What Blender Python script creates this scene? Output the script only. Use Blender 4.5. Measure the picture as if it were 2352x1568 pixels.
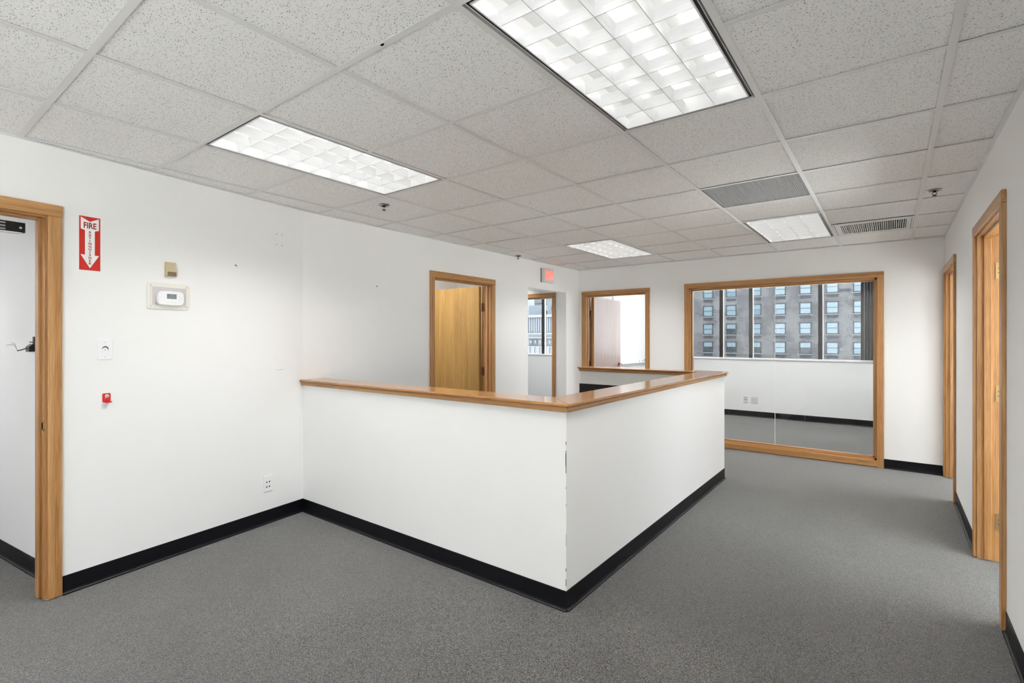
import bpy, math, random
from mathutils import Vector, Matrix

for o in list(bpy.data.objects):
    bpy.data.objects.remove(o)
SC = bpy.context.scene
COL = SC.collection
random.seed(7)

# ---------------------------------------------------------------- camera
cam_d = bpy.data.cameras.new('camera')
cam_d.sensor_width = 36.0
cam_d.lens = 1152.0 / 2352 * 36
cam_d.shift_y = -8.2 / 2352
cam_d.clip_start = 0.05
cam_d.clip_end = 500
cam = bpy.data.objects.new('camera', cam_d)
COL.objects.link(cam)
cam.location = (3.772, -0.5022, 1.3887)
cam.rotation_euler = (math.pi / 2, 0, 0.6476)
SC.camera = cam

# ---------------------------------------------------------------- exposure, sky
SC.view_settings.view_transform = 'Standard'
SC.view_settings.look = 'None'
SC.view_settings.exposure = 0.1
SC.view_settings.gamma = 1.0
SC.view_settings.use_curve_mapping = False
SC.cycles.use_denoising = True
SC.cycles.use_adaptive_sampling = True
SC.cycles.adaptive_threshold = 0.08
SC.cycles.adaptive_min_samples = 12
SC.cycles.max_bounces = 16
SC.cycles.diffuse_bounces = 14
SC.cycles.glossy_bounces = 4
SC.cycles.transparent_max_bounces = 12
SC.cycles.caustics_reflective = False
SC.cycles.caustics_refractive = False
SC.cycles.sample_clamp_indirect = 25.0

SKY = 6.0          # overcast daylight
TUBE = 2.3         # glow of the fluorescent tubes themselves
LAMP = 17.0        # light each louvered fixture throws down, in watts
SPREAD = 135.0     # cut-off of the parabolic louvers, in degrees
world = bpy.data.worlds.new('sky')
SC.world = world
world.use_nodes = True
wn = world.node_tree.nodes
bg = wn['Background']
bg.inputs['Color'].default_value = (0.90, 0.955, 1.0, 1)
bg.inputs['Strength'].default_value = SKY

sun_d = bpy.data.lights.new('sun', 'SUN')      # high sun over the added terraces outside the right-hand windows
sun_d.energy = 58.0
sun_d.angle = math.radians(0.53)
sun_d.color = (1.0, 0.985, 0.97)
sun = bpy.data.objects.new('sun', sun_d)
COL.objects.link(sun)
sun.rotation_euler = Vector((0.36, 0.0, 0.93)).to_track_quat('Z', 'Y').to_euler()


def portal(name, loc, rot, sx, sy):
    d = bpy.data.lights.new(name, 'AREA')
    d.shape = 'RECTANGLE'
    d.size = sx
    d.size_y = sy
    d.cycles.is_portal = True
    o = bpy.data.objects.new(name, d)
    COL.objects.link(o)
    o.location = loc
    o.rotation_euler = rot
    return o


# ---------------------------------------------------------------- key dimensions
CZ = 2.4088                       # ceiling
XR = 4.205                        # right wall
YB = 6.16                         # back wall
WT = 0.125                        # partition thickness
W0 = Vector((0.2216, 0.0, 0.0))   # the near stretch of the left wall is skewed by 7 degrees
W1 = Vector((0.0, 1.699, 0.0))
WD = (W1 - W0).normalized()
WN = Vector((-WD.y, WD.x, 0))     # into that wall
WL = (W1 - W0).length
WROT = math.atan2(WD.y, WD.x)
YX = 9.1                          # outside wall (inner face)
YEND = -3.4                       # wall behind the camera

# ---------------------------------------------------------------- materials
MATS = {}


def nodes_of(name):
    m = bpy.data.materials.new(name)
    m.use_nodes = True
    nt = m.node_tree
    return m, nt, nt.nodes, nt.links, nt.nodes['Principled BSDF']


def plain(name, col, rough=0.5, metal=0.0, spec=0.5, coat=0.0, bump=0.0, bscale=200.0, var=0.0):
    m, nt, n, l, p = nodes_of(name)
    p.inputs['Base Color'].default_value = (*col, 1)
    p.inputs['Roughness'].default_value = rough
    p.inputs['Metallic'].default_value = metal
    p.inputs['Specular IOR Level'].default_value = spec
    p.inputs['Coat Weight'].default_value = coat
    tc = n.new('ShaderNodeTexCoord')
    nz = n.new('ShaderNodeTexNoise')
    nz.inputs['Scale'].default_value = bscale
    nz.inputs['Detail'].default_value = 3
    l.new(tc.outputs['Object'], nz.inputs['Vector'])
    if bump:
        b = n.new('ShaderNodeBump')
        b.inputs['Strength'].default_value = bump
        b.inputs['Distance'].default_value = 0.002
        l.new(nz.outputs['Fac'], b.inputs['Height'])
        l.new(b.outputs['Normal'], p.inputs['Normal'])
    if var:
        nz2 = n.new('ShaderNodeTexNoise')
        nz2.inputs['Scale'].default_value = 3.0
        l.new(tc.outputs['Object'], nz2.inputs['Vector'])
        mx = n.new('ShaderNodeMix')
        mx.data_type = 'RGBA'
        mx.inputs[6].default_value = (*[c * (1 - var) for c in col], 1)
        mx.inputs[7].default_value = (*[min(1, c * (1 + var)) for c in col], 1)
        l.new(nz2.outputs['Fac'], mx.inputs[0])
        l.new(mx.outputs[2], p.inputs['Base Color'])
    MATS[name] = m
    return m


def emit(name, col, strength):
    m, nt, n, l, p = nodes_of(name)
    p.inputs['Base Color'].default_value = (*col, 1)
    p.inputs['Emission Color'].default_value = (*col, 1)
    p.inputs['Emission Strength'].default_value = strength
    MATS[name] = m
    return m


def ramp(n, stops):
    r = n.new('ShaderNodeValToRGB')
    e = r.color_ramp.elements
    e[0].position, e[0].color = stops[0][0], (*stops[0][1], 1)
    e[1].position, e[1].color = stops[1][0], (*stops[1][1], 1)
    for pos, c in stops[2:]:
        x = e.new(pos)
        x.color = (*c, 1)
    return r


def oak(name, axis, dark, mid, light, rough=0.38, coat=0.15, cath=0.0):
    """oak with the grain along local axis 0/1/2"""
    m, nt, n, l, p = nodes_of(name)
    tc = n.new('ShaderNodeTexCoord')
    info = n.new('ShaderNodeObjectInfo')
    add = n.new('ShaderNodeVectorMath')
    add.operation = 'MULTIPLY_ADD'
    l.new(info.outputs['Random'], add.inputs[0])
    add.inputs[1].default_value = (7.3, 5.1, 9.7)
    l.new(tc.outputs['Object'], add.inputs[2])

    def mapped(s_along, s_across):
        mp = n.new('ShaderNodeMapping')
        sc = [s_across] * 3
        sc[axis] = s_along
        mp.inputs['Scale'].default_value = sc
        l.new(add.outputs[0], mp.inputs['Vector'])
        return mp
    a = n.new('ShaderNodeTexNoise')          # broad bands
    a.inputs['Scale'].default_value = 1.0
    a.inputs['Detail'].default_value = 4
    a.inputs['Distortion'].default_value = 0.6 + cath
    l.new(mapped(1.0, 55).outputs[0], a.inputs['Vector'])
    b = n.new('ShaderNodeTexNoise')          # fine pores
    b.inputs['Scale'].default_value = 1.0
    b.inputs['Detail'].default_value = 2
    l.new(mapped(9, 330).outputs[0], b.inputs['Vector'])
    mid_m = n.new('ShaderNodeMath')
    mid_m.operation = 'MULTIPLY_ADD'
    mid_m.inputs[1].default_value = 0.45
    l.new(b.outputs['Fac'], mid_m.inputs[0])
    sc2 = n.new('ShaderNodeMath')
    sc2.operation = 'MULTIPLY'
    sc2.inputs[1].default_value = 0.62
    l.new(a.outputs['Fac'], sc2.inputs[0])
    l.new(sc2.outputs[0], mid_m.inputs[2])
    last = mid_m.outputs[0]
    if cath:
        w = n.new('ShaderNodeTexWave')
        w.wave_type = 'BANDS'
        w.bands_direction = 'X'
        w.inputs['Scale'].default_value = 5.0
        w.inputs['Distortion'].default_value = 14.0
        w.inputs['Detail'].default_value = 1.5
        w.inputs['Detail Scale'].default_value = 0.35
        l.new(mapped(0.22, 2.2).outputs[0], w.inputs['Vector'])
        wm = n.new('ShaderNodeMath')
        wm.operation = 'MULTIPLY_ADD'
        wm.inputs[1].default_value = 0.13
        l.new(w.outputs['Fac'], wm.inputs[0])
        l.new(last, wm.inputs[2])
        last = wm.outputs[0]
    r = ramp(n, [(0.30, dark), (0.78, light), (0.52, mid)])
    l.new(last, r.inputs['Fac'])
    l.new(r.outputs['Color'], p.inputs['Base Color'])
    p.inputs['Roughness'].default_value = rough
    p.inputs['Coat Weight'].default_value = coat
    p.inputs['Coat Roughness'].default_value = 0.12
    bp = n.new('ShaderNodeBump')
    bp.inputs['Strength'].default_value = 0.12
    bp.inputs['Distance'].default_value = 0.0008
    l.new(b.outputs['Fac'], bp.inputs['Height'])
    l.new(bp.outputs['Normal'], p.inputs['Normal'])
    MATS[name] = m
    return m


OD, OM, OL = (0.22, 0.09, 0.025), (0.43, 0.213, 0.072), (0.62, 0.355, 0.145)
for i, ax in enumerate('xyz'):
    oak('oak_' + ax, i, OD, OM, OL)
    oak('cap_' + ax, i, (0.20, 0.082, 0.022), (0.36, 0.165, 0.05), (0.50, 0.26, 0.10), rough=0.22, coat=0.55)
oak('oak_leaf', 2, (0.19, 0.098, 0.021), (0.345, 0.19, 0.044), (0.46, 0.275, 0.075), rough=0.42, cath=1.2)
oak('pale_leaf', 2, (0.30, 0.20, 0.17), (0.39, 0.28, 0.25), (0.46, 0.345, 0.32), rough=0.4)

plain('paint', (0.83, 0.83, 0.825), 0.55, bump=0.05, bscale=350, spec=0.35)
plain('paint_cool', (0.83, 0.835, 0.845), 0.55, bump=0.05, bscale=350, spec=0.35)
plain('white_metal', (0.80, 0.80, 0.79), 0.35)
plain('tbar', (0.80, 0.798, 0.79), 0.45)
plain('white_plastic', (0.84, 0.845, 0.86), 0.35)
plain('almond_plastic', (0.78, 0.765, 0.70), 0.4)
plain('beige_plastic', (0.52, 0.44, 0.27), 0.45)
plain('beige_dark', (0.20, 0.13, 0.075), 0.5)
plain('grey_backing', (0.60, 0.56, 0.57), 0.6)
plain('lcd', (0.22, 0.255, 0.26), 0.25)
plain('ink', (0.03, 0.032, 0.035), 0.5)
plain('black', (0.006, 0.006, 0.008), 0.4)
plain('black_void', (0.004, 0.004, 0.004), 0.9, spec=0.05)
plain('dark_bronze', (0.03, 0.028, 0.027), 0.4)
plain('vinyl', (0.006, 0.0062, 0.009), 0.38, spec=0.3, bump=0.1, bscale=30)
plain('steel', (0.55, 0.55, 0.56), 0.28, metal=1.0)
plain('bronze', (0.23, 0.10, 0.055), 0.38, metal=0.9)
plain('brass', (0.50, 0.35, 0.16), 0.35, metal=0.9)
plain('copper', (0.36, 0.15, 0.07), 0.22, metal=1.0)
plain('sign_red', (0.60, 0.022, 0.012), 0.35)
plain('sign_white', (0.86, 0.85, 0.84), 0.4)
plain('lettering', (0.30, 0.008, 0.008), 0.5)
plain('bracket_red', (0.62, 0.018, 0.015), 0.35)
plain('sprinkler_dark', (0.035, 0.033, 0.03), 0.3, metal=0.6)
plain('louver', (0.86, 0.87, 0.88), 0.22, spec=0.7)
plain('board', (0.86, 0.87, 0.88), 0.18, spec=0.6)
plain('curtain', (0.035, 0.032, 0.030), 0.8)
plain('chip', (0.12, 0.12, 0.115), 0.8)
plain('grille_grey', (0.42, 0.425, 0.43), 0.4)
plain('exit_box', (0.66, 0.665, 0.66), 0.4)
emit('tube', (1.0, 0.99, 0.97), TUBE)
MATS['tube'].cycles.emission_sampling = 'NONE'
emit('exit_glow', (1.0, 0.10, 0.075), 2.2)
plain('exit_face', (0.80, 0.66, 0.64), 0.4)

# exterior
plain('frame_out', (0.017, 0.022, 0.030), 0.5)
plain('grille_out', (0.030, 0.034, 0.040), 0.6, bump=0.3, bscale=20)
plain('pane_out', (0.1323, 0.1733, 0.1953), 0.08, spec=0.5, var=0.12)
plain('pane_low', (0.104, 0.1418, 0.1701), 0.08, spec=0.5, var=0.25)
plain('pane_dark', (0.0378, 0.0428, 0.0473), 0.1, spec=0.4, var=0.3)
plain('stone_sill', (0.1512, 0.1543, 0.1607), 0.8)
plain('panel_blue', (0.1197, 0.148, 0.189), 0.6)
plain('concrete_out', (0.1575, 0.1638, 0.1733), 0.85, var=0.15)
plain('machine_out', (0.0819, 0.0945, 0.104), 0.6, var=0.2)
plain('signage_out', (0.0378, 0.0441, 0.0567), 0.5)
plain('asphalt', (0.06, 0.06, 0.065), 0.9)


def facade_mat():
    m, nt, n, l, p = nodes_of('facade_brick')
    tc = n.new('ShaderNodeTexCoord')
    mp = n.new('ShaderNodeMapping')
    mp.inputs['Rotation'].default_value = (math.pi / 2, 0, 0)
    l.new(tc.outputs['Object'], mp.inputs['Vector'])
    br = n.new('ShaderNodeTexBrick')
    br.inputs['Scale'].default_value = 1.0
    br.inputs['Brick Width'].default_value = 0.42
    br.inputs['Row Height'].default_value = 0.13
    br.inputs['Mortar Size'].default_value = 0.012
    br.inputs['Color1'].default_value = (0.056, 0.054, 0.060, 1)
    br.inputs['Color2'].default_value = (0.071, 0.068, 0.072, 1)
    br.inputs['Mortar'].default_value = (0.09, 0.087, 0.087, 1)
    l.new(mp.outputs[0], br.inputs['Vector'])
    nz = n.new('ShaderNodeTexNoise')
    nz.inputs['Scale'].default_value = 0.34
    nz.inputs['Detail'].default_value = 8
    nz.inputs['Roughness'].default_value = 0.68
    l.new(tc.outputs['Object'], nz.inputs['Vector'])
    r = ramp(n, [(0.46, (0, 0, 0)), (0.56, (1, 1, 1))])
    l.new(nz.outputs['Fac'], r.inputs['Fac'])
    mx = n.new('ShaderNodeMix')
    mx.data_type = 'RGBA'
    mx.inputs[7].default_value = (0.115, 0.112, 0.112, 1)
    sc = n.new('ShaderNodeMath')
    sc.operation = 'MULTIPLY'
    sc.inputs[1].default_value = 0.8
    l.new(r.outputs['Color'], sc.inputs[0])
    l.new(sc.outputs[0], mx.inputs[0])
    l.new(br.outputs['Color'], mx.inputs[6])
    l.new(mx.outputs[2], p.inputs['Base Color'])
    p.inputs['Roughness'].default_value = 0.9
    MATS['facade_brick'] = m


facade_mat()


def tile_mat():
    """fissured mineral-fibre ceiling tile"""
    m, nt, n, l, p = nodes_of('fissured_tile')
    tc = n.new('ShaderNodeTexCoord')
    info = n.new('ShaderNodeObjectInfo')
    add = n.new('ShaderNodeVectorMath')
    add.operation = 'MULTIPLY_ADD'
    l.new(info.outputs['Random'], add.inputs[0])
    add.inputs[1].default_value = (31.3, 17.7, 0)
    l.new(tc.outputs['Object'], add.inputs[2])
    wz = n.new('ShaderNodeTexNoise')
    wz.inputs['Scale'].default_value = 90
    wz.inputs['Detail'].default_value = 2
    l.new(add.outputs[0], wz.inputs['Vector'])
    warp = n.new('ShaderNodeVectorMath')
    warp.operation = 'MULTIPLY_ADD'
    l.new(wz.outputs['Color'], warp.inputs[0])
    warp.inputs[1].default_value = (0.011, 0.011, 0)
    l.new(add.outputs[0], warp.inputs[2])
    outs = []
    for ang, sx, sy, thr in ((0.5, 85, 190, 0.30), (-0.7, 74, 175, 0.27), (1.5, 150, 330, 0.30)):
        mp = n.new('ShaderNodeMapping')
        mp.inputs['Rotation'].default_value = (0, 0, ang)
        mp.inputs['Scale'].default_value = (sx, sy, 1)
        l.new(warp.outputs[0], mp.inputs['Vector'])
        v = n.new('ShaderNodeTexVoronoi')
        v.voronoi_dimensions = '2D'
        v.inputs['Scale'].default_value = 1.0
        l.new(mp.outputs[0], v.inputs['Vector'])
        sep = n.new('ShaderNodeSeparateColor')
        l.new(v.outputs['Color'], sep.inputs[0])
        t = n.new('ShaderNodeMath')           # threshold grows with the cell's random value
        t.operation = 'MULTIPLY_ADD'
        t.inputs[1].default_value = 0.62
        t.inputs[2].default_value = -0.40
        l.new(sep.outputs[0], t.inputs[0])
        lt = n.new('ShaderNodeMath')
        lt.operation = 'LESS_THAN'
        l.new(v.outputs['Distance'], lt.inputs[0])
        l.new(t.outputs[0], lt.inputs[1])
        outs.append(lt.outputs[0])
    mxa = n.new('ShaderNodeMath')
    mxa.operation = 'MAXIMUM'
    l.new(outs[0], mxa.inputs[0])
    l.new(outs[1], mxa.inputs[1])
    mxb = n.new('ShaderNodeMath')
    mxb.operation = 'MAXIMUM'
    l.new(mxa.outputs[0], mxb.inputs[0])
    l.new(outs[2], mxb.inputs[1])
    mx = n.new('ShaderNodeMix')
    mx.data_type = 'RGBA'
    mx.inputs[6].default_value = (0.94, 0.94, 0.935, 1)
    mx.inputs[7].default_value = (0.22, 0.20, 0.175, 1)
    l.new(mxb.outputs[0], mx.inputs[0])
    l.new(mx.outputs[2], p.inputs['Base Color'])
    p.inputs['Roughness'].default_value = 0.9
    p.inputs['Specular IOR Level'].default_value = 0.15
    b = n.new('ShaderNodeBump')
    b.invert = True
    b.inputs['Strength'].default_value = 0.4
    b.inputs['Distance'].default_value = 0.002
    l.new(mxb.outputs[0], b.inputs['Height'])
    l.new(b.outputs['Normal'], p.inputs['Normal'])
    MATS['fissured_tile'] = m


tile_mat()


def carpet_mat():
    m, nt, n, l, p = nodes_of('carpet')
    tc = n.new('ShaderNodeTexCoord')
    a = n.new('ShaderNodeTexNoise')
    a.inputs['Scale'].default_value = 300
    a.inputs['Detail'].default_value = 3
    a.inputs['Roughness'].default_value = 0.75
    l.new(tc.outputs['Object'], a.inputs['Vector'])
    v = n.new('ShaderNodeTexVoronoi')
    v.inputs['Scale'].default_value = 430
    l.new(tc.outputs['Object'], v.inputs['Vector'])
    sep = n.new('ShaderNodeSeparateColor')
    l.new(v.outputs['Color'], sep.inputs[0])
    mm = n.new('ShaderNodeMath')
    mm.operation = 'MULTIPLY_ADD'
    mm.inputs[1].default_value = 0.34
    l.new(sep.outputs[0], mm.inputs[0])
    m2 = n.new('ShaderNodeMath')
    m2.operation = 'MULTIPLY'
    m2.inputs[1].default_value = 0.68
    l.new(a.outputs['Fac'], m2.inputs[0])
    l.new(m2.outputs[0], mm.inputs[2])
    r = ramp(n, [(0.36, (0.003, 0.003, 0.0034)), (0.66, (0.21, 0.207, 0.194)), (0.50, (0.034, 0.034, 0.0335))])
    l.new(mm.outputs[0], r.inputs['Fac'])
    # yarn colour flecks
    tint = ramp(n, [(0.25, (0.86, 0.92, 1.10)), (0.75, (1.14, 1.03, 0.84))])
    l.new(sep.outputs[1], tint.inputs['Fac'])
    tm = n.new('ShaderNodeMix')
    tm.data_type = 'RGBA'
    tm.blend_type = 'MULTIPLY'
    tm.inputs[0].default_value = 1.0
    l.new(r.outputs['Color'], tm.inputs[6])
    l.new(tint.outputs['Color'], tm.inputs[7])
    # broad soiling / nap direction
    big = n.new('ShaderNodeTexNoise')
    big.inputs['Scale'].default_value = 1.6
    big.inputs['Detail'].default_value = 3
    l.new(tc.outputs['Object'], big.inputs['Vector'])
    br = ramp(n, [(0.3, (0.86, 0.86, 0.86)), (0.7, (1.1, 1.1, 1.1))])
    l.new(big.outputs['Fac'], br.inputs['Fac'])
    mx = n.new('ShaderNodeMix')
    mx.data_type = 'RGBA'
    mx.blend_type = 'MULTIPLY'
    mx.inputs[0].default_value = 1.0
    l.new(tm.outputs[2], mx.inputs[6])
    l.new(br.outputs['Color'], mx.inputs[7])
    l.new(mx.outputs[2], p.inputs['Base Color'])
    p.inputs['Roughness'].default_value = 0.95
    p.inputs['Specular IOR Level'].default_value = 0.1
    p.inputs['Sheen Weight'].default_value = 0.6
    p.inputs['Sheen Roughness'].default_value = 0.4
    b = n.new('ShaderNodeBump')
    b.inputs['Strength'].default_value = 0.7
    b.inputs['Distance'].default_value = 0.004
    l.new(mm.outputs[0], b.inputs['Height'])
    l.new(b.outputs['Normal'], p.inputs['Normal'])
    MATS['carpet'] = m


carpet_mat()


def speckle_mat():
    m, nt, n, l, p = nodes_of('speckled_black')
    tc = n.new('ShaderNodeTexCoord')
    v = n.new('ShaderNodeTexNoise')
    v.inputs['Scale'].default_value = 90
    v.inputs['Detail'].default_value = 3
    l.new(tc.outputs['Object'], v.inputs['Vector'])
    r = ramp(n, [(0.5, (0.008, 0.009, 0.009)), (0.75, (0.06, 0.065, 0.06))])
    l.new(v.outputs['Fac'], r.inputs['Fac'])
    l.new(r.outputs['Color'], p.inputs['Base Color'])
    p.inputs['Roughness'].default_value = 0.6
    MATS['speckled_black'] = m


speckle_mat()


def glass_mat():
    m = bpy.data.materials.new('clear_glass')
    m.use_nodes = True
    nt = m.node_tree
    n, l = nt.nodes, nt.links
    n.remove(n['Principled BSDF'])
    out = n['Material Output']
    tr = n.new('ShaderNodeBsdfTransparent')
    tr.inputs['Color'].default_value = (0.965, 0.975, 0.975, 1)
    gl = n.new('ShaderNodeBsdfGlossy')
    gl.inputs['Roughness'].default_value = 0.01
    fr = n.new('ShaderNodeFresnel')
    ge = n.new('ShaderNodeNewGeometry')      # same reflectance on both faces of the pane
    io = n.new('ShaderNodeMath')
    io.operation = 'MULTIPLY_ADD'
    io.inputs[1].default_value = 1 / 1.34 - 1.34
    io.inputs[2].default_value = 1.34
    l.new(ge.outputs['Backfacing'], io.inputs[0])
    l.new(io.outputs[0], fr.inputs['IOR'])
    mx = n.new('ShaderNodeMixShader')
    l.new(fr.outputs[0], mx.inputs[0])
    l.new(tr.outputs[0], mx.inputs[1])
    l.new(gl.outputs[0], mx.inputs[2])
    l.new(mx.outputs[0], out.inputs['Surface'])
    MATS['clear_glass'] = m


glass_mat()


# ---------------------------------------------------------------- mesh building
class MB:
    def __init__(self):
        self.v, self.f = [], []

    def add(self, vs, fs):
        b = len(self.v)
        self.v += [tuple(p) for p in vs]
        self.f += [tuple(b + i for i in f) for f in fs]
        return self

    def box(self, x0, x1, y0, y1, z0, z1):
        x0, x1 = sorted((x0, x1)); y0, y1 = sorted((y0, y1)); z0, z1 = sorted((z0, z1))
        vs = [(x0, y0, z0), (x1, y0, z0), (x1, y1, z0), (x0, y1, z0),
              (x0, y0, z1), (x1, y0, z1), (x1, y1, z1), (x0, y1, z1)]
        fs = [(0, 3, 2, 1), (4, 5, 6, 7), (0, 1, 5, 4), (1, 2, 6, 5), (2, 3, 7, 6), (3, 0, 4, 7)]
        return self.add(vs, fs)

    def prism(self, poly, axis, a0, a1):
        """extrude a 2-D polygon along axis (0,1,2); poly in the two remaining axes in order"""
        def mk(p, a):
            q = list(p)
            q.insert(axis, a)
            return q
        n = len(poly)
        ar = sum(poly[i][0] * poly[(i + 1) % n][1] - poly[(i + 1) % n][0] * poly[i][1] for i in range(n))
        if axis == 1:
            ar = -ar
        if ar < 0:
            poly = poly[::-1]
        vs = [mk(p, a0) for p in poly] + [mk(p, a1) for p in poly]
        fs = [tuple(range(n))[::-1], tuple(range(n, 2 * n))]
        for i in range(n):
            j = (i + 1) % n
            fs.append((i, j, n + j, n + i))
        return self.add(vs, fs)

    def disc(self, c, r, axis, a0, a1, n=20, sx=1.0, sy=1.0):
        poly = [(c[0] + sx * r * math.cos(2 * math.pi * i / n), c[1] + sy * r * math.sin(2 * math.pi * i / n)) for i in range(n)]
        return self.prism(poly, axis, a0, a1)

    def rrect(self, x0, x1, z0, z1, r, axis, a0, a1, n=5):
        poly = []
        for cx, cz, s in ((x1 - r, z1 - r, 0), (x0 + r, z1 - r, 90), (x0 + r, z0 + r, 180), (x1 - r, z0 + r, 270)):
            for k in range(n + 1):
                t = math.radians(s + 90 * k / n)
                poly.append((cx + r * math.cos(t), cz + r * math.sin(t)))
        return self.prism(poly, axis, a0, a1)

    def tube(self, pts, r, n=8):
        pts = [Vector(p) for p in pts]
        rings = []
        for i, p in enumerate(pts):
            t = (pts[min(i + 1, len(pts) - 1)] - pts[max(i - 1, 0)]).normalized()
            u = t.cross(Vector((0, 0, 1)))
            if u.length < 1e-3:
                u = t.cross(Vector((1, 0, 0)))
            u.normalize()
            w = t.cross(u)
            rings.append([p + r * (math.cos(2 * math.pi * k / n) * u + math.sin(2 * math.pi * k / n) * w) for k in range(n)])
        vs = [q for rg in rings for q in rg]
        fs = []
        for i in range(len(rings) - 1):
            for k in range(n):
                a, b = i * n + k, i * n + (k + 1) % n
                fs.append((a, a + n, b + n, b))
        fs.append(tuple(range(n)))
        fs.append(tuple(range(len(vs) - n, len(vs)))[::-1])
        return self.add(vs, fs)

    def mesh(self, name):
        me = bpy.data.meshes.new(name)
        me.from_pydata(self.v, [], self.f)
        me.update()
        return me

    def build(self, name, mat, parent=None, smooth=False, bevel=0.0):
        me = self.mesh(name)
        me.materials.append(MATS[mat])
        if smooth:
            for p in me.polygons:
                p.use_smooth = True
        o = bpy.data.objects.new(name, me)
        COL.objects.link(o)
        if parent is not None:
            o.parent = parent
        if bevel:
            md = o.modifiers.new('bevel', 'BEVEL')
            md.width = bevel
            md.segments = 2
            md.limit_method = 'ANGLE'
        return o


def empty(name, loc=(0, 0, 0), rz=0.0, parent=None):
    o = bpy.data.objects.new(name, None)
    o.empty_display_size = 0.05
    COL.objects.link(o)
    o.location = loc
    o.rotation_euler = (0, 0, rz)
    if parent is not None:
        o.parent = parent
    return o


def tag(o, label, cat=None, group=None, kind=None):
    o['label'] = label
    if cat:
        o['category'] = cat
    if group:
        o['group'] = group
    if kind:
        o['kind'] = kind
    return o


def inst(src, name, loc, parent=None, rz=0.0):
    o = bpy.data.objects.new(name, src if isinstance(src, bpy.types.Mesh) else src.data)
    COL.objects.link(o)
    o.location = loc
    o.rotation_euler = (0, 0, rz)
    if parent is not None:
        o.parent = parent
    return o


def text_mesh(body, size, mat, name, parent, loc, rot, xscale=1.0, bold=0.0, depth=0.0006, align='CENTER'):
    c = bpy.data.curves.new(name, 'FONT')
    c.body = body
    c.size = size
    c.align_x = align
    c.align_y = 'CENTER'
    c.offset = bold
    c.extrude = depth
    c.resolution_u = 3
    t = bpy.data.objects.new('tmp', c)
    COL.objects.link(t)
    dg = bpy.context.evaluated_depsgraph_get()
    me = bpy.data.meshes.new_from_object(t.evaluated_get(dg))
    bpy.data.objects.remove(t)
    me.transform(Matrix.Diagonal((xscale, 1, 1, 1)))
    me.name = name
    me.materials.clear()
    me.materials.append(MATS[mat])
    o = bpy.data.objects.new(name, me)
    COL.objects.link(o)
    o.parent = parent
    o.location = loc
    o.rotation_euler = rot
    return o


# ================================================================= the setting
fl = MB().prism([(-4.2, YEND - 0.12), (4.33, YEND - 0.12), (4.33, 1.3), (6.5, 1.3), (6.5, YX + 0.25), (-4.2, YX + 0.25)], 2, -0.2, 0.0).build('floor', 'carpet')
tag(fl, 'charcoal grey flecked loop carpet covering the whole office floor', 'floor', kind='structure')


def wall_boxes(mb, a0, a1, openings, z1, put, z0=0.0):
    """openings: (start, end, z_bottom, z_top); put(a0,a1,z0,z1) adds one block"""
    cur = a0
    for s, e, zb, zt in sorted(openings):
        if s > cur:
            put(cur, s, z0, z1)
        if zb > z0:
            put(s, e, z0, zb)
        if zt < z1:
            put(s, e, zt, z1)
        cur = e
    if cur < a1:
        put(cur, a1, z0, z1)


WH = 2.75   # walls run past the hung ceiling

# left wall: skewed near stretch, then straight
wl = empty('wall_left', (0, 0, 0))
tag(wl, 'long white painted left wall with a slight bend beside the counter', 'wall', kind='structure')
D1S, D1E = -0.784, 0.130          # entrance door opening measured along the near stretch
near = empty('near_stretch', W0, WROT, wl)
mb = MB()
wall_boxes(mb, -3.6, WL + 0.02, [(D1S, D1E, 0, 2.034)], WH, lambda a, b, c, d: mb.box(a, b, 0, WT, c, d))
mb.build('wall_panel', 'paint', near)
far = empty('far_stretch', (0, 0, 0), 0, wl)
mb = MB()
wall_boxes(mb, 1.69, YB + WT, [(3.146, 4.076, 0, 2.018), (4.828, 5.791, 0, 2.047)], WH,
           lambda a, b, c, d: mb.box(-WT, 0, a, b, c, d))
mb.build('wall_panel', 'paint', far)

# back wall
wb = MB()
wall_boxes(wb, -4.0, XR + WT, [(-1.50, -0.470, 0, 2.034), (0.118, 1.056, 0, 2.018), (1.653, 3.648, 0, 2.034)], WH,
           lambda a, b, c, d: wb.box(a, b, YB, YB + WT, c, d))
o = wb.build('wall_back', 'paint')
tag(o, 'white back wall holding the interior glazing and a doorway', 'wall', kind='structure')

# right wall
DAN, DAF = 2.852, 3.796           # near right doorway
DBN, DBF = 5.152, 6.090           # far right doorway
wr = MB()
wall_boxes(wr, YEND, YB, [(-3.3, -1.3, 0.12, 2.38), (DAN, DAF, 0, 2.030), (DBN, DBF, 0, 2.030)], WH,
           lambda a, b, c, d: wr.box(XR, XR + WT, a, b, c, d))
o = wr.build('wall_right', 'paint')
tag(o, 'white right wall with two oak-framed doorways', 'wall', kind='structure')

rr = MB()
wall_boxes(rr, -1.4, XR + WT, [], WH, lambda a, b, c, d: rr.box(a, b, YEND - 0.12, YEND, c, d))
o = rr.build('wall_rear', 'paint')
tag(o, 'white wall behind the viewpoint closing the room', 'wall', kind='structure')

# lobby behind the entrance door
lobby = empty('wall_lobby', W0, WROT)
tag(lobby, 'white lobby walls seen through the entrance door at far left', 'wall', kind='structure')
mb = MB()
mb.box(0.212, 0.33, WT, 2.4, 0, WH)
mb.box(-1.6, -1.5, WT, 2.4, 0, WH)
mb.box(-1.5, 0.212, 2.3, 2.4, 0, WH)
mb.build('wall_panel', 'paint_cool', lobby)
MB().box(-1.5, 0.212, WT, 2.3, 2.42, 2.5).build('lobby_ceiling', 'paint', lobby)

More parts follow.
